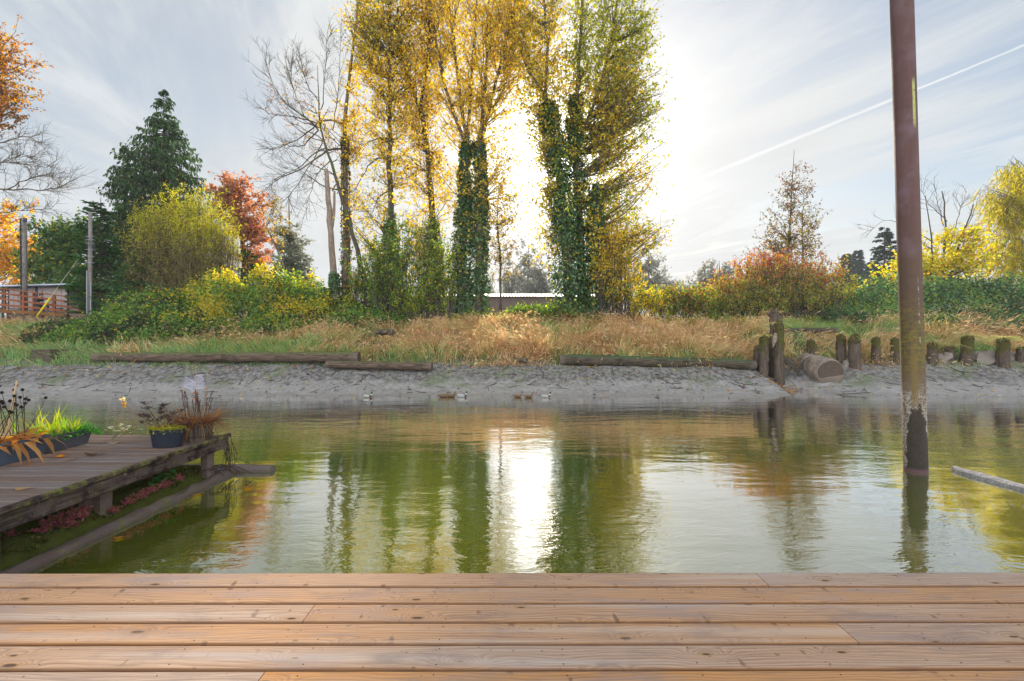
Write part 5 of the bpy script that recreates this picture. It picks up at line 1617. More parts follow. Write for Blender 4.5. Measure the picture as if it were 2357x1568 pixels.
tube(g, np.linspace(a_, b_, 5), [.012, .02, .018, .016, .008], 5, col=(.05, .04, .03), rough=.1, r=r6)
tag(g.build('stick', TINT), 'thin dark stick lying on the mud below the ribbed stump', 'stick')
# square timber at the left and rocks at the right
o = empty('timber_block', tuple(D(100, 820, 19.3)), 'weathered square timber crib end sticking out of the left bank', 'timber')
g = G(); c0 = D(102, 823, 19.6)
box(g, c0 + [0.05, .6, .03], (1.0, 1.5, .62), rz=R(-8), bev=.03, col=(.15, .25, .8))
g.build('timber', M_POST, o)
m_rock = mat_plain('bank_stone', (.20, .165, .14), .9, .35, .2, sc=5., bump=.8)


def rock(label, x, y, w, h, Y):
    r = np.random.default_rng(int(x))
    c = D(x, y, Y); rx, rz = w * Y / F / 2, h * Y / F / 2
    g = G(); rings = []
    for k in range(7):
        ph = -math.pi / 2 + math.pi * k / 6
        a = np.arange(10) / 10 * 6.283
        rad = max(.08, math.cos(ph)) ** .6
        rr = 1 + .45 * (vnoise(np.stack([np.cos(a) * 1.4 + x, np.sin(a) * 1.4, np.full(10, ph)], -1), 1.2, 3) - .5) * 2
        rings.append(c - [0, 0, .12] + np.stack([rx * rad * rr * np.cos(a), rx * .8 * rad * rr * np.sin(a), rz * math.sin(ph) * rr], -1))
    loft(g, rings)
    return tag(g.build('rock', m_rock), label, 'rock', 'stones at the foot of the right bank')


rock('flat brown stone between the two dark stumps', 2168, 824, 50, 30, 19.5)
rock('largest brown stone right of the leaning dark stump', 2262, 822, 66, 34, 19.5)
rock('brown stone at the right edge behind the shaggy stump', 2338, 822, 60, 34, 19.6)
rock('small dark stone in the shadow beside the ribbed stump', 1949, 838, 16, 26, 19.0)

# ------------------------------------------------------------------ ducks
def duck(label, x, drake, facing=1, sc=1.0, grey=False):
    X = DX(x, 16.0); Yd = float(waterline(np.array([X]))[0]) - .22
    sc = sc * .78
    o = empty('duck', (X, Yd, 0), label, 'duck', 'ducks along the far water edge')
    g = G(); S = 14
    # body and neck as one continuous loft from tail to bill: (x, z, half width, half height)
    prof = [(-.27, .115, .006, .006), (-.235, .10, .030, .018), (-.19, .085, .055, .038), (-.12, .065, .085, .062), (-.03, .058, .100, .076), (.06, .060, .098, .078), (.12, .072, .082, .072), (.150, .105, .055, .060),
            (.158, .150, .036, .042), (.158, .185, .033, .036), (.166, .215, .040, .038), (.190, .232, .040, .036), (.215, .230, .028, .026), (.232, .222, .016, .012), (.262, .216, .013, .006), (.270, .215, .004, .003)]
    P = np.array([(p[0], p[1]) for p in prof]); tg_ = np.gradient(P, axis=0); tg_ /= np.linalg.norm(tg_, axis=1)[:, None]
    rings, cols = [], []
    a = np.arange(S) / S * 6.283
    for k, (px_, pz, hw, hh) in enumerate(prof):
        up = np.array([-tg_[k, 1], tg_[k, 0]])
        ring = np.stack([px_ + up[0] * hh * np.sin(a), hw * np.cos(a), pz + up[1] * hh * np.sin(a)], -1)
        rings.append(ring)
        if drake:
            c = (.04, .04, .04) if k < 2 else (.42, .40, .37) if k < 6 else (.11, .055, .035) if k < 8 else (.62, .6, .55) if k == 8 else (.012, .07, .035) if k < 13 else (.42, .36, .08)
            if grey and k < 6 and k > 1: c = (.30, .28, .25)
        else:
            c = (.15, .095, .055) if k < 9 else (.20, .135, .085) if k < 13 else (.30, .17, .05)
        cc = np.tile(c, (S, 1))
        if 1 < k < 6:
            top = np.sin(a) > .5
            cc[top] = (.16, .14, .125) if drake else (.11, .07, .04)
        if not drake: cc = cc * (.7 + .6 * r6.random((S, 1)))
        cols.append(cc)
    rings = np.array(rings)
    loft(g, rings * sc * np.array([facing, 1, 1]) + np.array(o.location), np.array(cols))
    g.build('body', TINT, o, smooth=True)
    for sy in (-1, 1):
        # folded wing
        g = G(); w = []
        for (px_, pz, hw, hh) in ((-.215, .118, .004, .004), (-.17, .105, .016, .026), (-.08, .088, .022, .046), (.02, .085, .022, .05), (.08, .085, .012, .035), (.10, .085, .003, .01)):
            off = .085 if px_ > -.15 else .05
            w.append(np.stack([px_ + 0 * a, sy * off + hw * np.cos(a), pz + hh * np.sin(a)], -1))
        loft(g, np.array(w) * sc * np.array([facing, 1, 1]) + np.array(o.location), (.36, .34, .32) if drake else (.17, .105, .06))
        g.build('wing', TINT, o, smooth=True)
        g = G(); e = np.array([.203, sy * .033, .24])
        tube(g, (np.array([e, e + [0, sy * .004, 0]]) * sc) * [facing, 1, 1] + np.array(o.location), [.006, .004], 6, col=(.01, .01, .01))
        g.build('eye', TINT, o)
    return o


duck('lone grey duck farthest left, apart from the others', 848, True, 1, 1.0, True)
duck('rear brown hen of the close pair', 1020, False, 1, 1.05)
duck('front brown hen of the close pair, just behind a drake', 1037, False, 1, 1.0)
duck('pale drake with a dark green head leading the close pair of hens', 1064, True, 1, 1.05)
duck('left hen of the two brown hens in the middle of the group at right', 1192, False, 1, .95)
duck('right hen of the two brown hens, behind the last drake', 1217, False, 1, .95)
duck('drake with the brightest green head at the right end of the row', 1257, True, 1, 1.0)

# ------------------------------------------------------------------ shed, ramp, poles at the left
RUSTW = mat_bark('stained_ramp_wood', (.15, .045, .022), (.30, .10, .045), sc=(3, 20, 20), rough=.7)
SIDING = mat_plain('shed_siding', (.33, .265, .245), .8, .10, .2, sc=3.)
DKTRIM = mat_plain('dark_trim', (.05, .05, .06), .6, .2)
ROOFM = mat_plain('shed_roof_metal', (.36, .40, .47), .35, .15, .5)
Ys = 31.5
o = empty('shed', (DX(90, Ys), Ys, 3.4), 'low brown shed with vertical board siding and a flat metal roof', 'shed')
x0, x1 = DX(22, Ys), DX(156, Ys); zt0, zt1 = D(0, 661, Ys)[2], D(0, 655, Ys)[2]
g = G()
fx = DX(84, Ys)
nb_ = 0
for (a, b) in ((x0, DX(82, Ys)), (DX(88, Ys), x1)):
    w = .33; x = a
    while x < b - .05:
        xe = min(x + w, b)
        box(g, ((x + xe) / 2, Ys - .012 + .012 * (nb_ % 2), (2.8 + zt0) / 2), (xe - x - .012, .05, zt0 - 2.8), col=(1, 1, 1), bev=.006)
        x = xe; nb_ += 1
box(g, ((x0 + x1) / 2, Ys + 1.5, (2.8 + zt0) / 2 - .02), (x1 - x0 - .02, 2.9, zt0 - 2.84))
g.build('wall', SIDING, o)
for xx_ in (x0 - .03, DX(85, Ys), x1 + .03):
    g = G(); box(g, (xx_, Ys - .02, (2.8 + zt0) / 2), (.14 if abs(xx_ - DX(85, Ys)) < .01 else .07, .09, zt0 - 2.8)); g.build('corner_trim', DKTRIM, o)
g = G(); box(g, ((x0 + x1) / 2 + .1, Ys + 1.2, zt0 + .06), (x1 - x0 + .8, 3.7, .09), tilt=((0, 1, 0), R(-1.6)), bev=.01)
g.build('roof', ROOFM, o)
o2 = empty('carport', (DX(0, 33), 33, 3.4), 'open lean-to roof running on to the left from the brown shed', 'shed')
g = G(); box(g, (DX(-12, 32.2), 33.2, zt0 + .02), (2.4, 3., .08), tilt=((0, 1, 0), R(-1.)), bev=.01); g.build('roof', ROOFM, o2)
for xx_ in (-40, 14):
    g = G(); box(g, (DX(xx_, 32.2), 32.0, 4.2), (.1, .1, 3.0)); g.build('post', DKTRIM, o2)

Yr = 29.6
ramp = empty('ramp', tuple(D(60, 705, Yr)), 'rust brown wooden ramp with a three-rail fence along its side', 'ramp')
# sloping line of the walkway: y at x=0 and at x=186 (viewing units)


def ry(x, y0, y1): return y0 + (y1 - y0) * x / 186.


def rail(name, ya, yb, h, dep, xa=-90, xb=186, off=0., mat=RUSTW):
    a, b = D(xa, ry(xa, ya, yb), Yr + off), D(xb, ry(xb, ya, yb), Yr + off)
    c = (a + b) / 2; L = np.linalg.norm(b - a)
    g = G(); box(g, c, (L, dep, h), tilt=((0, 1, 0), math.atan2(a[2] - b[2], b[0] - a[0])), bev=.008)
    return g.build(name, mat, ramp)


rail('handrail', 664, 686.5, .07, .16)
rail('rail', 675, 698, .12, .04, off=-.03); rail('rail', 688, 710, .12, .04, off=-.03, xb=182); rail('rail', 701.5, 719, .13, .04, off=-.03, xb=182)
rail('walkway', 709, 722, .05, 1.5, off=.78, xb=178, mat=DKTRIM)
rail('fascia', 716, 727, .24, .05, off=.02, xb=150, mat=mat_bark('fascia_wood', (.11, .05, .018), (.22, .11, .04), sc=(3, 20, 20)))
for xp in (-62, 10, 53, 76, 124, 184):
    yt, yb = ry(xp, 664, 687), ry(xp, 712, 726) + (8 if xp in (53, 10) else 0)
    a, b = D(xp, yb, Yr + .0), D(xp, yt, Yr)
    wth = .16 if xp in (53, 124, 184, -62) else .09
    g = G(); box(g, (a + b) / 2 + [0, .03, 0], (wth, .10, b[2] - a[2]), bev=.01); g.build('post', RUSTW, ramp)
for xp in (-50, 20, 100, 160):
    a = D(xp, ry(xp, 716, 727), Yr + .7)
    g = G(); box(g, (a[0], a[1], (a[2] + 2.7) / 2), (.14, .14, a[2] - 2.7)); g.build('leg', RUSTW, ramp)

# person sitting on the ramp behind the rails
seat = D(91, 703, Yr + .55)


def person():
    o = empty('person', (seat[0], seat[1], seat[2] - .42), 'dark-haired person in a navy top sitting on the ramp, facing right', 'person')
    me = bpy.data.meshes.new('body')
    J = [(0, 0, 0), (.02, 0, .22), (.06, 0, .42), (.10, 0, .52), (.14, 0, .66), (.16, 0, .74),                     # pelvis, waist, chest, neck, head
         (.05, -.17, .40), (.16, -.22, .18), (.34, -.14, .20), (.41, -.12, .22), (.05, .17, .40), (.16, .22, .18), (.34, .12, .22), (.41, .10, .24),
         (.05, -.09, -.02), (.42, -.12, .02), (.40, -.12, -.36), (.50, -.13, -.40), (.05, .09, -.02), (.42, .12, .02), (.44, .12, -.36), (.54, .13, -.40)]
    E = [(0, 1), (1, 2), (2, 3), (3, 4), (4, 5), (2, 6), (6, 7), (7, 8), (8, 9), (2, 10), (10, 11), (11, 12), (12, 13), (0, 14), (14, 15), (15, 16), (16, 17), (0, 18), (18, 19), (19, 20), (20, 21)]
    Rd = [.14, .13, .15, .055, .10, .085, .065, .048, .038, .03, .065, .048, .038, .03, .095, .068, .045, .035, .095, .068, .045, .035]
    me.from_pydata([tuple(np.array(j)) for j in J], E, [])
    b = bpy.data.objects.new('body', me); COL.objects.link(b); b.parent = o; b.location = (0, 0, .42)
    sk = b.modifiers.new('skin', 'SKIN')
    sv_ = me.skin_vertices[0].data
    for v, q in zip(sv_, Rd): v.radius = (q, q)
    sv_[0].use_root = True
    ss_ = b.modifiers.new('sub', 'SUBSURF'); ss_.levels = ss_.render_levels = 2
    m, t, out = newmat('skin_and_clothes')
    oc = t.n('ShaderNodeTexCoord').outputs['Object']; ox, oy, oz = t.xyz(oc)
    c = t.mix(t.step(oz, -.02, .01), (.05, .05, .06), (.022, .03, .05))
    c = t.mix(t.step(oz, .53, .55), c, (.50, .30, .22))
    c = t.mix(t.math('MULTIPLY', t.step(ox, .24, .26), t.math('MULTIPLY', t.step(oz, .09, .12), t.step(oz, .42, .40))), c, (.50, .32, .25))
    principled(t, out, c, .8, None, .2)
    me.materials.append(m)
    for sy in (-1, 1):        # hands: palm, thumb and four fingers closing on the bundle
        g = G(); hb = np.array([.42, sy * .11, .65])
        tube(g, [hb, hb + [.05, 0, .005]], [.028, .03], 7, col=(.50, .31, .24))
        for f_ in range(4):
            q = hb + [.045, (f_ - 1.5) * .016, .004]
            tube(g, [q, q + [.035 - .003 * abs(f_ - 1.5), 0, .0], q + [.05, 0, -.025]], [.009, .008, .006], 5, col=(.50, .31, .24))
        q = hb + [.015, -sy * .03, .012]
        tube(g, [q, q + [.02, -sy * .012, .006], q + [.04, -sy * .008, .0]], [.010, .009, .007], 5, col=(.50, .31, .24))
        g.build('hand', TINT, o, world=False)
    g = G(); rings = []
    a = np.arange(12) / 12 * 6.283
    for ph in np.linspace(-1.2, 1.57, 7):
        rings.append(np.stack([.115 + .115 * math.cos(ph) * np.cos(a) * 1.05, .105 * math.cos(ph) * np.sin(a), 1.10 + .02 + .125 * math.sin(ph) + .05 * np.clip(np.cos(a), 0, 1)], -1))
    loft(g, rings, (.03, .02, .016)); g.build('hair', TINT, o, smooth=True, world=False)
    g = G(); q = np.array([.235, 0, 1.10])
    tube(g, [q, q + [.035, 0, -.02]], [.018, .012], 6, col=(.50, .31, .24)); g.build('nose', TINT, o, world=False)


person()
g = G(); c0 = seat + np.array([.52, -.04, .24])
box(g, c0, (.24, .2, .16), bev=.04, col=(.55, .58, .66))
tag(g.build('cloth_bundle', TINT), 'pale blue-white bundle held in the lap of the seated person', 'bundle')
g = G(); box(g, (seat[0], seat[1], seat[2] - .28), (.42, .4, .34), bev=.02, col=(.05, .04, .035))
tag(g.build('crate', TINT), 'low dark crate the person on the ramp sits on', 'crate')
g = G(); box(g, D(136, 711, Yr + .5) , (.36, .25, .10), bev=.03, col=(.10, .11, .13)); box(g, D(136, 709.5, Yr + .5) + [0, 0, .05], (.34, .23, .03), bev=.01, col=(.5, .52, .55))
tag(g.build('tool_bag', TINT), 'small dark bag with a pale flap lying on the ramp', 'bag')

POLEM = mat_bark('pole_wood', (.14, .12, .11), (.30, .27, .25), sc=(20, 20, 1.5))
Yp = 30.4
o = empty('utility_pole', tuple(D(56, 720, Yp)), 'short grey utility pole wrapped with a dark vine beside the shed', 'utility pole')
g = G(); tube(g, [D(57, 728, Yp), D(56, 502, Yp)], [.15, .13], 14); g.build('pole', POLEM, o, smooth=True)
g = G(); pv = np.linspace(D(49, 722, Yp - .15), D(47, 503, Yp - .15), 20)
tube(g, pv, .04, 6, col=(.06, .045, .035), rough=.3, r=r6)
pl_ = pv[r6.integers(0, 20, 700)] + r6.normal(size=(700, 3)) * [.09, .09, .25]
leaves(g, pl_, rdir(700, r6) + [0, 0, -.5], rdir(700, r6), r6.uniform(.05, .11, 700), .6, palette(700, [(.06, .045, .03), (.10, .07, .04), (.05, .07, .02)], None, .2, r6), 1)
g.build('vine', [TINT, LEAF], o)
g = G()
for k in range(3):
    a = np.linspace(0, 6.283 * 1.1, 20)
    c = D(70, 520, Yp - .2)
    tube(g, c + np.stack([(.24 - .03 * k) * np.cos(a + k), .03 * k + 0 * a, (.30 - .04 * k) * np.sin(a + k)], -1), .014, 5, col=(.03, .03, .035))
g.build('cable_loop', TINT, o)
g = G(); box(g, D(58, 507, Yp - .24), (.2, .12, .26), bev=.02, col=(.05, .05, .06)); g.build('junction_box', TINT, o)
o = empty('utility_pole', tuple(D(207, 730, 26.9)), 'slim grey wooden pole with wire brackets beside the green cypress', 'utility pole')
g = G(); tube(g, [D(207, 728, 26.9), D(208, 489, 26.9)], [.105, .095], 12); g.build('pole', POLEM, o, smooth=True)
g = G()
for y_ in (545, 552, 560, 575, 590, 605):
    g = G(); box(g, D(207, y_, 26.75), (.46, .03, .025), col=(.30, .30, .31), rz=.2); g.build('bracket', TINT, o)
g = G()
for k in range(5):
    p0 = D(199 + 4 * k, 545 + 4 * k, 26.74)
    tube(g, smooth_path([p0, p0 + [.1, 0, -.25], p0 + [.02 * k, 0, -.55]], 6), .012, 5, col=(.08, .08, .09))
g.build('cable', TINT, o)
for dx_ in (-3, 6):
    g = G(); tube(g, [D(203 + dx_, 722, 26.75), D(203 + dx_, 632 + 3 * dx_, 26.75)], .028, 8, col=(.30, .30, .31)); g.build('conduit', TINT, o)
o = empty('guy_wire', tuple(D(84, 727, 28.4)), 'slanting guy wire with a yellow plastic guard above the grass', 'guy wire')
ga, gb = D(84, 730, 28.4), D(186, 588, 29.0)
g = G(); tube(g, [ga, gb], .012, 5, col=(.62, .55, .40)); g.build('wire', TINT, o)
g = G(); tube(g, [ga + (gb - ga) * .0, ga + (gb - ga) * .31], [.05, .055], 10, col=(.72, .52, .03)); g.build('guard', TINT, o, smooth=True)
for (xa, ya, Ya, xb, yb, Yb) in ((62, 505, Yp, 207, 548, 29.3),):
    pass

# ------------------------------------------------------------------ barn and car behind the trees
Yb = 47.
o = empty('barn', (DX(1180, Yb), Yb, 3.6), 'long low brown barn with a bright metal roof behind the cottonwoods', 'barn')
xa, xb = DX(940, Yb), DX(1400, Yb); ze = D(0, 682, Yb)[2]
g = G(); n = int((xb - xa) / .3)
for k in range(n):
    box(g, (xa + (k + .5) * .3, Yb + .012 * (k % 2), (2.9 + ze) / 2), (.288, .06, ze - 2.9))
box(g, ((xa + xb) / 2, Yb + 3.1, (2.9 + ze) / 2 - .02), (xb - xa - .02, 6.0, ze - 2.94))
g.build('wall', mat_plain('barn_boards', (.17, .12, .105), .85, .2, .15, sc=2.), o)
m, t, out = newmat('corrugated_roof')
principled(t, out, t.mix(t.noise(t.pos(), 1.5, 3), (.42, .42, .44), (.55, .55, .56)), .3, None, .5, .85)
g = G(); xs_ = np.arange(xa - .4, xb + .4, .075)
zz_ = .022 * np.sin(np.arange(len(xs_)) * math.pi / 2)
prof = [(Yb - .45, ze - .03), (Yb + 4.2, ze + .66), (Yb + 8.6, ze + .1)]
Vr = np.array([[x_, yy_, zz2 + z_] for (yy_, zz2) in prof for x_, z_ in zip(xs_, zz_)]); n = len(xs_)
g.add(Vr, np.array([[r_ * n + k, r_ * n + k + 1, (r_ + 1) * n + k + 1, (r_ + 1) * n + k] for r_ in range(2) for k in range(n - 1)]))
g.build('roof', m, o)

Yv = 30.
o = empty('parked_car', (DX(842, Yv), Yv, 3.1), 'pale silver car mostly hidden behind the leaning cottonwood', 'car')
CARP = mat_plain('car_paint', (.42, .48, .52), .25, .05, .5); GLASS = mat_plain('car_glass', (.10, .14, .16), .08, .1, .6); TYRE = mat_plain('tyre', (.02, .02, .02), .8)
cx_, cz_ = DX(842, Yv), 3.1
side_ = [(-2.1, .35), (-2.15, .75), (-1.5, .95), (-.95, 1.02), (-.35, 1.5), (.85, 1.52), (1.55, 1.05), (2.1, .95), (2.15, .4)]
rings = [[(cx_ + x_, Yv + w_, cz_ + z_ * (1 if abs(w_) < .7 else .985)) for x_, z_ in side_] for w_ in (-.84, -.7, .7, .84)]
g = G(); loft(g, rings); g.build('body', CARP, o)
for (x_a, z_a, x_b, z_b) in ((-.98, 1.04, -.42, 1.46), (.92, 1.46, 1.50, 1.09)):
    q = np.array([[cx_ + x_a - .01, Yv - .66, cz_ + z_a], [cx_ + x_a - .01, Yv + .66, cz_ + z_a], [cx_ + x_b - .01, Yv + .6, cz_ + z_b], [cx_ + x_b - .01, Yv - .6, cz_ + z_b]])
    nn_ = np.array([-1 if x_a < 0 else 1, 0, 1.]) * .02
    g = G(); g.add(np.concatenate([q + nn_, q]), np.array([[0, 1, 2, 3], [4, 7, 6, 5], [0, 4, 5, 1], [1, 5, 6, 2], [2, 6, 7, 3], [3, 7, 4, 0]])); g.build('windscreen', GLASS, o)
for sy in (-1, 1):
    g = G(); box(g, (cx_ + .28, Yv + sy * .845, cz_ + 1.22), (1.3, .02, .34), bev=.008); g.build('side_window', GLASS, o)
    for wx in (-1.35, 1.35):
        g = G(); tube(g, [(cx_ + wx, Yv + sy * .68, cz_ + .3), (cx_ + wx, Yv + sy * .88, cz_ + .3)], .31, 16); w_ = g.build('wheel', TYRE, o)
        g = G(); tube(g, [(cx_ + wx, Yv + sy * .88, cz_ + .3), (cx_ + wx, Yv + sy * .90, cz_ + .3)], .19, 12, col=(.45, .45, .46)); rm = g.build('rim', TINT, o); rm.parent = w_; rm.location = -Vector(w_.location)
# ------------------------------------------------------------------ planters on the old dock
OZ = .614
PLAST = mat_plain('blue_grey_plastic', (.055, .075, .105), .45, .3, .4, sc=6., bump=.15)
PLAST2 = mat_plain('grey_plastic', (.062, .062, .068), .5, .3, .4, sc=6., bump=.15)
BLACKP = mat_plain('black_plastic', (.016, .019, .026), .42, .3, .45, sc=8., bump=.1)
SOIL = mat_plain('potting_soil', (.035, .025, .018), .95, .5, .1, sc=30., bump=1.)
r7 = np.random.default_rng(700)


def trough(p0, p1, w, h, mat, name, label):
    """tapered box planter whose front (towards +X) runs from p0 to p1; returns (empty, frame)"""
    p0, p1 = np.array(p0), np.array(p1); d = p1 - p0; L = np.linalg.norm(d); d /= L
    nrm_ = np.array([d[1], -d[0]])            # towards the viewer's right
    if nrm_[0] < 0: nrm_ = -nrm_
    c = (p0 + p1) / 2 - nrm_ * w / 2
    o = empty(name, (c[0], c[1], OZ), label, 'planter')

    def fr(s, v, z): return np.array([*(c + d * s + nrm_ * v), OZ + z])

    def ring(sl, sw, z): return [fr(-sl, -sw, z), fr(sl, -sw, z), fr(sl, sw, z), fr(-sl, sw, z)]
    hl, hw = L / 2, w / 2
    prof = [(-.035, 0, .0), (-.035, 0, .012), (-.03, 0, .02), (0.0, 0, h * .80), (.012, 0, h * .80), (.016, 0, h), (.002, 0, h), (-.006, 0, h * .82)]
    g = G(); loft(g, [ring(hl + e, hw + e * .8, z) for e, _, z in prof], caps=False)
    g.add(np.array(ring(hl - .035, hw - .03, .002)), np.array([[0, 1, 2, 3]]))
    g.build('box', mat, o)
    g = G(); g.add(np.array(ring(hl - .008, hw - .008, h * .84)), np.array([[0, 1, 2, 3]])); g.build('soil', SOIL, o)
    return o, fr, hl, hw


# planter with the withered broad leaves
o, fr, hl, hw = trough((-5.71, 4.15), (-5.60, 5.50), .32, .25, PLAST, 'planter_box', 'long blue-grey planter box overflowing with withered orange leaves')
HOSTA = [(.55, .24, .03), (.46, .24, .08), (.38, .17, .05), (.60, .34, .10), (.30, .13, .04)]
n = 150
s = r7.uniform(-hl, hl, n); v = r7.uniform(-hw, hw * .6, n)
s[:80] = r7.uniform(.0, hl, 80)
B = np.array([fr(a, b, .20) for a, b in zip(s, v)])
g = G(); out_ = unit(np.stack([r7.normal(size=n) * .8 + .55, r7.normal(size=n) * .9, 0 * s], -1))
blades(g, B, unit(out_ * .55 + np.array([0, 0, .75])), r7.uniform(.12, .34, n), r7.uniform(.03, .065, n), out_ * .45 + np.stack([0 * s, 0 * s, r7.uniform(-1.1, -.35, n)], -1), palette(n, HOSTA, None, .2, r7), palette(n, HOSTA, None, .2, r7), prof=(.45, 1.05, .85), side=np.cross(out_, [0, 0, 1.]) + rdir(n, r7) * .3)
# the long ones hanging over the front
n = 8
s = r7.uniform(.1, hl, n); B = np.array([fr(a, hw, .21) for a in s])
out_ = unit(np.stack([np.ones(n), r7.normal(size=n) * .35, 0 * s], -1))
blades(g, B, unit(out_ * .6 + np.array([0, 0, .5])), r7.uniform(.28, .46, n), r7.uniform(.035, .055, n), out_ * .05 + np.array([0, 0, -1.3]), palette(n, HOSTA, None, .2, r7), palette(n, HOSTA[1:3], None, .2, r7), prof=(.5, 1.0, .9), side=np.cross(out_, [0, 0, 1.]) + rdir(n, r7) * .15)
g.build('withered_leaves', LEAF, o)
g = G(); n = 26
s = r7.uniform(.05, hl * .9, n); v = r7.uniform(-hw, hw * .5, n); heads = []
for a, b in zip(s, v):
    p0 = fr(a, b, .2); p2 = p0 + np.array([r7.normal() * .10, r7.normal() * .12, r7.uniform(.28, .66)])
    q = smooth_path([p0, (p0 + p2) / 2 + r7.normal(size=3) * .02, p2], 6)
    tube(g, q, np.linspace(.005, .003, 6), 4, col=(.035, .022, .015)); heads.append(p2)
    if r7.random() < .5:
        p3 = q[3] + np.array([r7.normal() * .07, r7.normal() * .07, .12]); tube(g, [q[3], p3], .003, 3, col=(.035, .022, .015)); heads.append(p3)
g.build('dead_stalks', TINT, o)
for hpt in heads:
    g = G(); tube(g, [hpt + [0, 0, -.012], hpt, hpt + [0, 0, .014], hpt + [0, 0, .022]], [.007, .018, .016, .005], 7, col=(.018, .012, .01), rough=.15, r=r7); g.build('seed_head', TINT, o)
g = G()
for (a, hgt, rr) in ((.35, .74, .011), (.30, .32, .008), (-.02, .36, .009)):
    p0 = fr(a, .02, .18); q = smooth_path([p0, p0 + [.01, .04, hgt * .5], p0 + [.02, .10, hgt]], 8)
    tube(g, q, np.linspace(rr, rr * .75, 8), 7, col=(.48, .31, .17), rough=.05, r=r7)
g.build('tan_stalks', TINT, o)

# planter with the iris blades
o, fr, hl, hw = trough((-5.70, 5.52), (-5.70, 6.18), .30, .20, PLAST2, 'planter_box', 'grey planter box with yellow-green iris blades and feathery herbs')
IRIS = [(.26, .38, .02), (.36, .44, .03), (.16, .28, .02), (.48, .46, .05), (.42, .30, .08)]
n = 130
s = r7.uniform(-hl, hl * .75, n); v = r7.uniform(-hw, hw, n); B = np.array([fr(a, b, .15) for a, b in zip(s, v)])
g = G(); dr = unit(np.stack([r7.normal(size=n) * .25, r7.normal(size=n) * .25 - .12 * (s < 0), np.ones(n)], -1))
blades(g, B, dr, r7.uniform(.16, .36, n) * np.where(s < -.1, 1.15, .9), r7.uniform(.012, .026, n), dr * .2 + rdir(n, r7) * .35 + np.array([0, 0, -.25]), palette(n, IRIS[:3], None, .2, r7), palette(n, IRIS, None, .2, r7), prof=(1, .95, .7))
n = 30
s = r7.uniform(-hl, 0, n); B = np.array([fr(a, hw * .5, .15) for a in s]); dr = unit(np.stack([r7.normal(size=n) * .7, r7.normal(size=n) * .7, np.ones(n)], -1))
blades(g, B, dr, r7.uniform(.2, .36, n), .007, dr * .2 + np.array([0, 0, -.8]), palette(n, [(.55, .45, .30)], None, .15, r7))
g.build('iris_blades', LEAF, o)
g = G(); n = 1500
s = np.clip(r7.normal(size=n) * .2 + .17, -.25, hl + .08); v = r7.uniform(-hw, hw + .05, n); z_ = .17 + .08 * r7.random(n) ** 1.5 - .6 * np.clip(v - hw, 0, 1) - .6 * np.clip(s - hl, 0, 1)
leaves(g, np.array([fr(a, b, c_) for a, b, c_ in zip(s, v, z_)]), rdir(n, r7) + [0, 0, .3], rdir(n, r7), r7.uniform(.018, .04, n), .55, palette(n, [(.04, .16, .02), (.07, .24, .035), (.03, .11, .02)], None, .2, r7))
g.build('herb_foliage', LEAF, o)
# pale leafy sprig standing at the end of it
o = empty('pale_plant', (-5.62, 6.42, OZ), 'sparse pale-leaved sprig standing behind the end of the iris planter', 'plant')
g = G(); gl = G()
for k in range(7):
    p0 = np.array([-5.62 + .02 * r7.normal(), 6.42, OZ - .02]); p2 = p0 + np.array([.10 + .12 * r7.normal(), .05 * r7.normal(), .12 + .16 * r7.random()])
    q = smooth_path([p0, (p0 + p2) / 2 + [0, 0, .05], p2], 6); tube(g, q, .003, 4, col=(.16, .14, .08))
    c = q[[3, 4, 5, 5]] + r7.normal(size=(4, 3)) * .02
    leaves(gl, c, rdir(4, r7) * [1, 1, .2], np.array([0, 0, 1.]) + rdir(4, r7) * .3, r7.uniform(.05, .08, 4), .5, palette(4, [(.50, .52, .38), (.36, .42, .22), (.55, .50, .30)], None, .1, r7))
g.build('stem', TINT, o); gl.build('foliage', LEAF, o)

# oval black pot with dry umbels
pc_ = np.array([-4.52, 5.98])
o = empty('plant_pot', (*pc_, OZ), 'oval black pot with dry brown flower umbels and yellow ground cover', 'planter')
a = np.arange(28) / 28 * 6.283


def oval(rx, ry_, z): return np.stack([pc_[0] + rx * np.cos(a), pc_[1] + ry_ * np.sin(a), OZ + z + 0 * a], -1)


g = G(); loft(g, [oval(.175, .13, .0), oval(.178, .133, .01), oval(.205, .152, .185), oval(.215, .16, .19), oval(.218, .162, .23), oval(.208, .152, .232), oval(.20, .146, .19)], caps=False)
g.add(oval(.175, .13, .002), np.arange(28)[None]); g.build('pot', BLACKP, o, smooth=False)
g = G(); g.add(oval(.203, .148, .20), np.arange(28)[None]); g.build('soil', SOIL, o)
g = G(); n = 900
th = r7.random(n) * 6.283; rr = np.sqrt(r7.random(n)) * 1.12
P = np.stack([pc_[0] + .21 * rr * np.cos(th), pc_[1] + .155 * rr * np.sin(th), OZ + .215 + .045 * r7.random(n) - .5 * np.clip(rr - 1, 0, 1)], -1)
leaves(g, P, rdir(n, r7) + [0, 0, .4], rdir(n, r7), r7.uniform(.014, .03, n), .7, palette(n, [(.40, .38, .03), (.28, .33, .03), (.45, .30, .03), (.15, .2, .02)], None, .2, r7))
g.build('ground_cover', LEAF, o)
g = G()
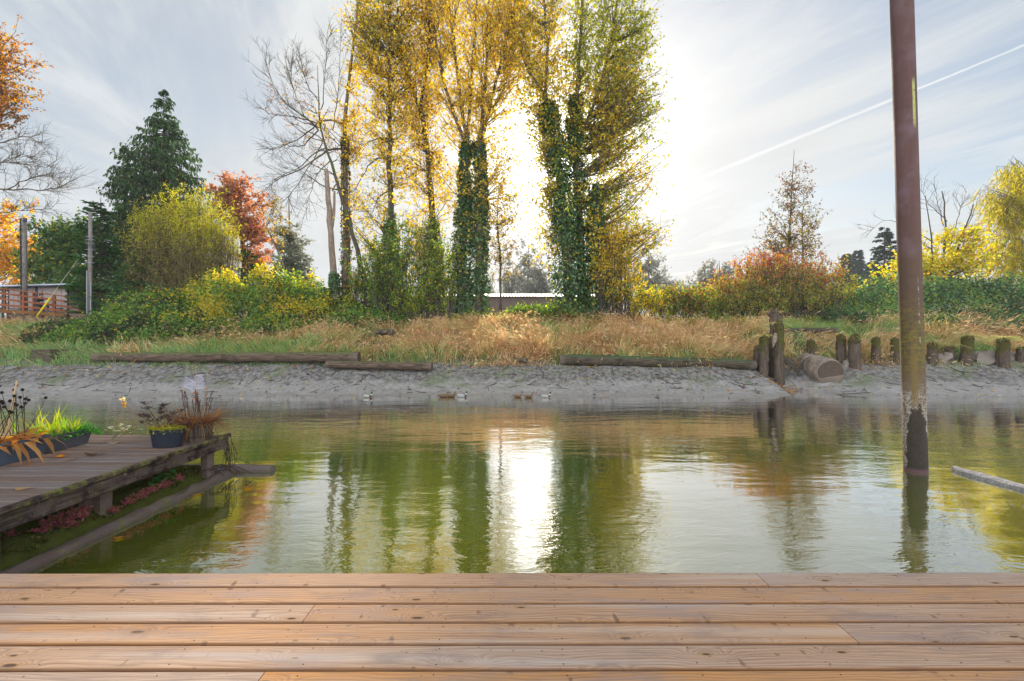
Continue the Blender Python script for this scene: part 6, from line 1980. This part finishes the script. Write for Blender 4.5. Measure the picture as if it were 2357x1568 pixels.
for k in range(22):
    gu = G()
    th = r7.random() * 6.283; p0 = np.array([pc_[0] + .15 * math.cos(th) * r7.random(), pc_[1] + .1 * math.sin(th), OZ + .2])
    p2 = p0 + np.array([-.06 + .15 * r7.normal(), .06 * r7.normal(), r7.uniform(.10, .36)])
    q = smooth_path([p0, (p0 + p2) / 2 + r7.normal(size=3) * .015, p2], 6); tube(g, q, .0035, 4, col=(.10, .05, .035))
    for j in range(14):
        e = p2 + np.array([r7.normal() * .028, r7.normal() * .028, .012 * r7.random()]); tube(gu, [p2 - [0, 0, .03], e, e + [0, 0, .008]], [.0015, .005, .003], 4, col=(.075, .045, .04))
    gu.build('umbel', TINT, o)
g.build('stem', TINT, o)

# rotten half barrel with dry grasses
bc = np.array([-4.40, 6.36])
o = empty('wooden_tub', (*bc, OZ), 'rotting wooden tub filled with dry purple-brown grasses at the dock corner', 'planter')
a = np.arange(22) / 22 * 6.283
g = G(); loft(g, [np.stack([bc[0] + rr * np.cos(a) * (1 + .05 * (np.arange(22) % 2)), bc[1] + rr * np.sin(a) * (1 + .05 * (np.arange(22) % 2)), OZ + z_ + .012 * np.sin(a * 5) * (z_ > .2)], -1) for rr, z_ in ((.165, 0.), (.185, .12), (.185, .25), (.165, .26), (.16, .2))], col=(.2, .3, .6))
g.build('tub', M_POST, o)
g = G()
for z_ in (.07, .2):
    q = np.array([[bc[0] + .197 * math.cos(t_), bc[1] + .197 * math.sin(t_), OZ + z_] for t_ in np.linspace(0, 6.283, 26)]); tube(g, q, .008, 5, col=(.06, .04, .03), cap=False)
g.build('hoop', TINT, o)
DRY = [(.22, .085, .045), (.32, .15, .05), (.15, .06, .05), (.40, .22, .08), (.085, .04, .035)]
n = 420
th = r7.random(n) * 6.283; rr = .19 * np.sqrt(r7.random(n))
P = np.stack([bc[0] + rr * np.cos(th), bc[1] + rr * np.sin(th), np.full(n, OZ + .22)], -1); out_ = np.stack([np.cos(th), np.sin(th), 0 * th], -1)
dr = unit(out_ * r7.uniform(.1, 1.0, n)[:, None] + np.array([0, 0, .9]) + rdir(n, r7) * .2)
g = G(); blades(g, P, dr, r7.uniform(.2, .42, n), r7.uniform(.006, .014, n), out_ * r7.uniform(.1, .6, n)[:, None] + np.stack([0 * th, 0 * th, r7.uniform(-1., -.1, n)], -1), palette(n, DRY, None, .2, r7), palette(n, DRY, None, .2, r7))
n = 160
th = r7.random(n) * 6.283; out_ = np.stack([np.cos(th), np.sin(th), 0 * th], -1); P = np.stack([bc[0] + .17 * np.cos(th), bc[1] + .17 * np.sin(th), np.full(n, OZ + .24)], -1)
blades(g, P, unit(out_ + [0, 0, .6]), r7.uniform(.16, .34, n), .007, out_ * .2 + np.array([0, 0, -1.3]), palette(n, DRY, None, .2, r7))
g.build('dry_grass', LEAF, o)
g = G(); gs_ = G()
for k in range(16):
    p0 = np.array([bc[0] + .08 * r7.normal(), bc[1] + .08 * r7.normal(), OZ + .2]); p2 = p0 + np.array([.05 * r7.normal(), .05 * r7.normal(), r7.uniform(.3, .5)])
    tube(g, [p0, (p0 + p2) / 2, p2], [.004, .004, .003], 4, col=(.10, .05, .04))
    m = 26; tt = r7.random(m)[:, None]; c = p2 * (1 - tt) + (p0 * .45 + p2 * .55) * tt
    gs_ = G(); tube(gs_, [p0 * .45 + p2 * .55, p2 + [0, 0, .01]], .004, 5, col=(.10, .05, .045)); leaves(gs_, c, rdir(m, r7) + [0, 0, .8], rdir(m, r7), r7.uniform(.015, .03, m), .5, palette(m, [(.10, .045, .05), (.16, .07, .06), (.07, .035, .03)], None, .2, r7)); gs_.build('seed_spike', LEAF, o)
gs_ = G()
for (dx_, hgt) in ((.0, .80), (.17, .74)):
    p0 = np.array([bc[0] + dx_ * .4, bc[1], OZ + .2]); p2 = np.array([bc[0] - .03 + dx_, bc[1] + .02, OZ + .2 + hgt]); q = smooth_path([p0, (p0 + p2) / 2 + [.02, 0, 0], p2], 8)
    tube(g, q, np.linspace(.006, .003, 8), 5, col=(.30, .19, .12), rough=.1, r=r7)
    leaves(gs_, q[[3, 4, 5, 6, 7, 7]], rdir(6, r7), rdir(6, r7), .045, .4, (.36, .26, .12))
g.build('stem', TINT, o); gs_.build('stalk_leaves', LEAF, o)
# small clear plates hung on the tall stalks
m, t, out = newmat('clear_plastic_plate')
tp_ = t.n('ShaderNodeBsdfTransparent'); df = t.n('ShaderNodeBsdfDiffuse', I={'Color': (.55, .55, .72, 1)}); mx = t.n('ShaderNodeMixShader', I={0: .08}); t.L(tp_.outputs[0], mx.inputs[1]); t.L(df.outputs[0], mx.inputs[2]); t.L(mx.outputs[0], out.inputs['Surface'])
o = empty('garden_ornament', (bc[0], bc[1], OZ + .75), 'clear plastic plates on a thin wire among the tall dry stalks', 'ornament')
for (x_, y_, w_, h_, an) in ((436, 884, 26, 22, .5), (459, 879, 22, 30, -.15)):
    g = G(); box(g, D(x_, y_, bc[1]), (w_ * 6.36 / F, .004, h_ * 6.36 / F), tilt=((0, 1, 0), an), bev=.001); g.build('plate', m, o)
    g = G(); c_ = D(x_, y_, bc[1] - .004)
    for hh in (-1, 1):
        box(g, c_ + np.array([0, 0, hh * h_ * 3.18 / F]), (w_ * 6.36 / F, .005, .004), tilt=((0, 1, 0), an), col=(.45, .45, .58))
    g.build('frame', TINT, o)
g = G(); tube(g, [D(459, 868, bc[1]), D(448, 960, bc[1])], .0025, 4, col=(.3, .3, .35)); g.build('wire', TINT, o)

# thin flower stalk at the far edge of the dock
p0 = np.array([-5.38, 6.69, OZ - .1])
o = empty('flower_stalk', (p0[0], p0[1], OZ), 'single dry stalk with two pale yellow flower heads at the far dock edge', 'plant')
q = smooth_path([p0, p0 + [.0, .0, .3], D(283, 930, 6.7), D(282, 918, 6.7)], 10)
g = G(); tube(g, q, .005, 5, col=(.22, .13, .07)); tube(g, smooth_path([p0 + [.02, 0, .05], p0 + [.08, 0, .16], p0 + [.16, 0, .26]], 5), .003, 4, col=(.2, .13, .08)); g.build('stem', TINT, o)
g = G(); n = 14
for c_, cc in ((q[-1], (.62, .52, .25)), (q[-2] + [.03, -.01, -.06], (.48, .28, .05))):
    leaves(g, np.tile(c_, (n, 1)), rdir(n, r7) + [0, 0, -.3], rdir(n, r7), .05, .6, cc)
g.build('flower_head', LEAF, o)

# ------------------------------------------------------------------ magenta stonecrop on the moss bed
SED = [(.42, .09, .14), (.52, .16, .20), (.30, .06, .10), (.46, .20, .16), (.24, .16, .06)]


def stonecrop(x, y, Y, size, lab, first=[None]):
    c = D(x, y, Y)
    if first[0] is None:
        o = empty('stonecrop', (0, 0, 0), lab, 'plant', 'stonecrop clumps along the float timber')
        g = G(); gs = G()
        for k in range(16):
            d = unit(np.array([r7.normal() * .5, r7.normal() * .5, .8])); p2 = d * r7.uniform(.05, .13)
            tube(gs, [np.zeros(3), p2 * .5 + [0, 0, .01], p2], .003, 4, col=(.16, .06, .05))
            m = 22; tt = r7.uniform(.35, 1.05, m)[:, None]
            leaves(g, p2[None] * tt + r7.normal(size=(m, 3)) * .006, rdir(m, r7) + d * .5, rdir(m, r7), r7.uniform(.02, .04, m), .55, palette(m, SED, None, .2, r7))
        gs.build('stem', TINT, o); g.build('foliage', LEAF, o); first[0] = o
    else:
        o = copy_tree(first[0]); o['label'] = lab
    o.location = (c[0], c[1], max(.10, c[2] - .03)); o.rotation_euler = (0, 0, x * .37); o.scale = (size, size, size * .9)


for args in ((128, 1215, 4.62, 1.35, 'largest magenta stonecrop clump, below the dark dock beam'), (178, 1190, 4.75, 1.3, 'second largest magenta stonecrop, left of the dock pile'), (100, 1258, 4.45, 1.0, 'pink stonecrop spilling towards the float timber, nearest of the big clumps'),
             (165, 1228, 4.6, 1.0, 'reddish stonecrop below the second largest clump'), (262, 1178, 5.02, .7, 'small rusty stonecrop just right of the dock pile'), (300, 1155, 5.2, .9, 'pink stonecrop clump midway between pile and dock corner'),
             (326, 1141, 5.35, .9, 'bright magenta stonecrop right of the midway clump'), (352, 1128, 5.5, .8, 'pink stonecrop third from the dock corner'), (378, 1118, 5.7, .9, 'pink stonecrop second from the dock corner'),
             (410, 1102, 5.95, .8, 'last pink stonecrop, closest to the dock corner'), (20, 1278, 4.3, .9, 'pale stonecrop at the very left edge, beside the float timber'), (340, 1098, 5.9, .6, 'faint red stonecrop deep under the dock near the green broad leaves')):
    stonecrop(*args)
o = empty('broadleaf_plant', tuple(D(370, 1105, 5.85)), 'green broad-leaved sprout under the dock edge', 'plant')
g = G(); n = 34
c = D(372, 1098, 5.8) + r7.normal(size=(n, 3)) * [.09, .05, .05]
leaves(g, c, rdir(n, r7) * [1, 1, .4], np.array([0, -.3, 1.]) + rdir(n, r7) * .4, r7.uniform(.05, .10, n), .7, palette(n, [(.05, .17, .035), (.08, .24, .05)], None, .15, r7)); g.build('foliage', LEAF, o)
g = G()
for k in range(6): tube(g, [D(372, 1112, 5.8), c[k]], .003, 4, col=(.08, .12, .03))
g.build('stem', TINT, o)
# dry twigs and roots hanging at the dock corner
g = G()
for k in range(22):
    p0 = np.array([-4.22 + .05 * r7.normal(), 6.72 + .03 * r7.normal(), .5 + .1 * r7.random()]); L_ = r7.uniform(.2, .5)
    tube(g, smooth_path([p0, p0 + np.array([.05 * r7.normal() + .03, .02, -L_ * .5]), p0 + np.array([.06 * r7.normal() + .02, .0, -L_])], 6), .0035, 4, col=(.05, .035, .025))
for k in range(7):
    p0 = np.array([-4.45 + .1 * r7.normal(), 6.5 + .1 * r7.normal(), .15]); p2 = p0 + np.array([.3 + .1 * r7.normal(), .2, -.1]); tube(g, smooth_path([p0, (p0 + p2) / 2 + [0, 0, .12], p2], 7), .006, 4, col=(.06, .04, .03))
tag(g.build('dry_roots', TINT), 'dry roots and strings hanging from the corner of the old dock', 'roots')

# ------------------------------------------------------------------ single fallen leaves
def leafobj(label, p, L, rz, col, curl=.25, grp='fallen leaves on the old dock', first={}):
    key = round(curl, 2), col
    n = 7; g = G(); V = []; 
    for k in range(n):
        t_ = k / (n - 1); w = L * .36 * math.sin(math.pi * min(1, t_ * 1.05 + .02)) ** .8
        z_ = curl * L * (t_ - .5) ** 2 * 2 + .004
        V += [(L * (t_ - .5), -w, z_ + curl * .3 * w), (L * (t_ - .5), 0, z_), (L * (t_ - .5), w, z_ + curl * .5 * w)]
    q = [[k * 3 + j, (k + 1) * 3 + j, (k + 1) * 3 + j + 1, k * 3 + j + 1] for k in range(n - 1) for j in range(2)]
    g.add(np.array(V), np.array(q), np.array(col))
    tube(g, [(L * .48, 0, curl * L * .4), (L * .8, .01, .004)], .0025, 4, col=np.array(col) * .6)
    o = g.build('fallen_leaf', LEAF, smooth=True)
    o.location = p; o.rotation_euler = (0, 0, rz)
    return tag(o, label, 'leaf', grp)


def on_dock(x, y):
    Y = F * (CAMZ - OZ) / (y - CY); return np.array([DX(x, Y), Y, OZ])


leafobj('dark curled leaf lying alone in the middle of the old dock', on_dock(212, 1050), .15, .5, (.12, .06, .035), .6)
leafobj('orange leaf beside the seam between the two planter boxes', on_dock(140, 1053), .12, 2.4, (.55, .22, .03), .5)
leafobj('tan leaf nearest the mossy edge at the left of the dock', on_dock(52, 1127), .12, .2, (.52, .36, .18), .3)
leafobj('dull brown leaf flat on the boards in front of the planters', on_dock(160, 1060), .09, 1.0, (.30, .17, .10), .2)
leafobj('dark crumpled leaf by the black pot', on_dock(365, 1030), .10, .3, (.10, .06, .04), .7)
leafobj('pale dry leaf near the end of the iris planter', on_dock(262, 1022), .11, .8, (.42, .33, .22), .4)


def on_water(x, y):
    Y = F * CAMZ / (y - CY); return np.array([DX(x, Y), Y, .006])


fw = 'leaves floating beside the old dock'
leafobj('orange leaf floating closest to the dock corner', on_water(574, 1112) * 0 + on_water(572, 1125), .13, .4, (.60, .27, .03), .15, fw)
leafobj('yellow leaf floating below the midway stonecrop', on_water(455, 1140), .12, .9, (.58, .36, .05), .1, fw)
leafobj('dim orange leaf drifting against the float timber', on_water(275, 1240), .10, .3, (.55, .28, .05), .1, fw)
leafobj('brown leaf lying on the half-sunk timber past the corner', np.array([-3.95, 6.97, .12]), .10, .3, (.50, .28, .08), .3, fw)
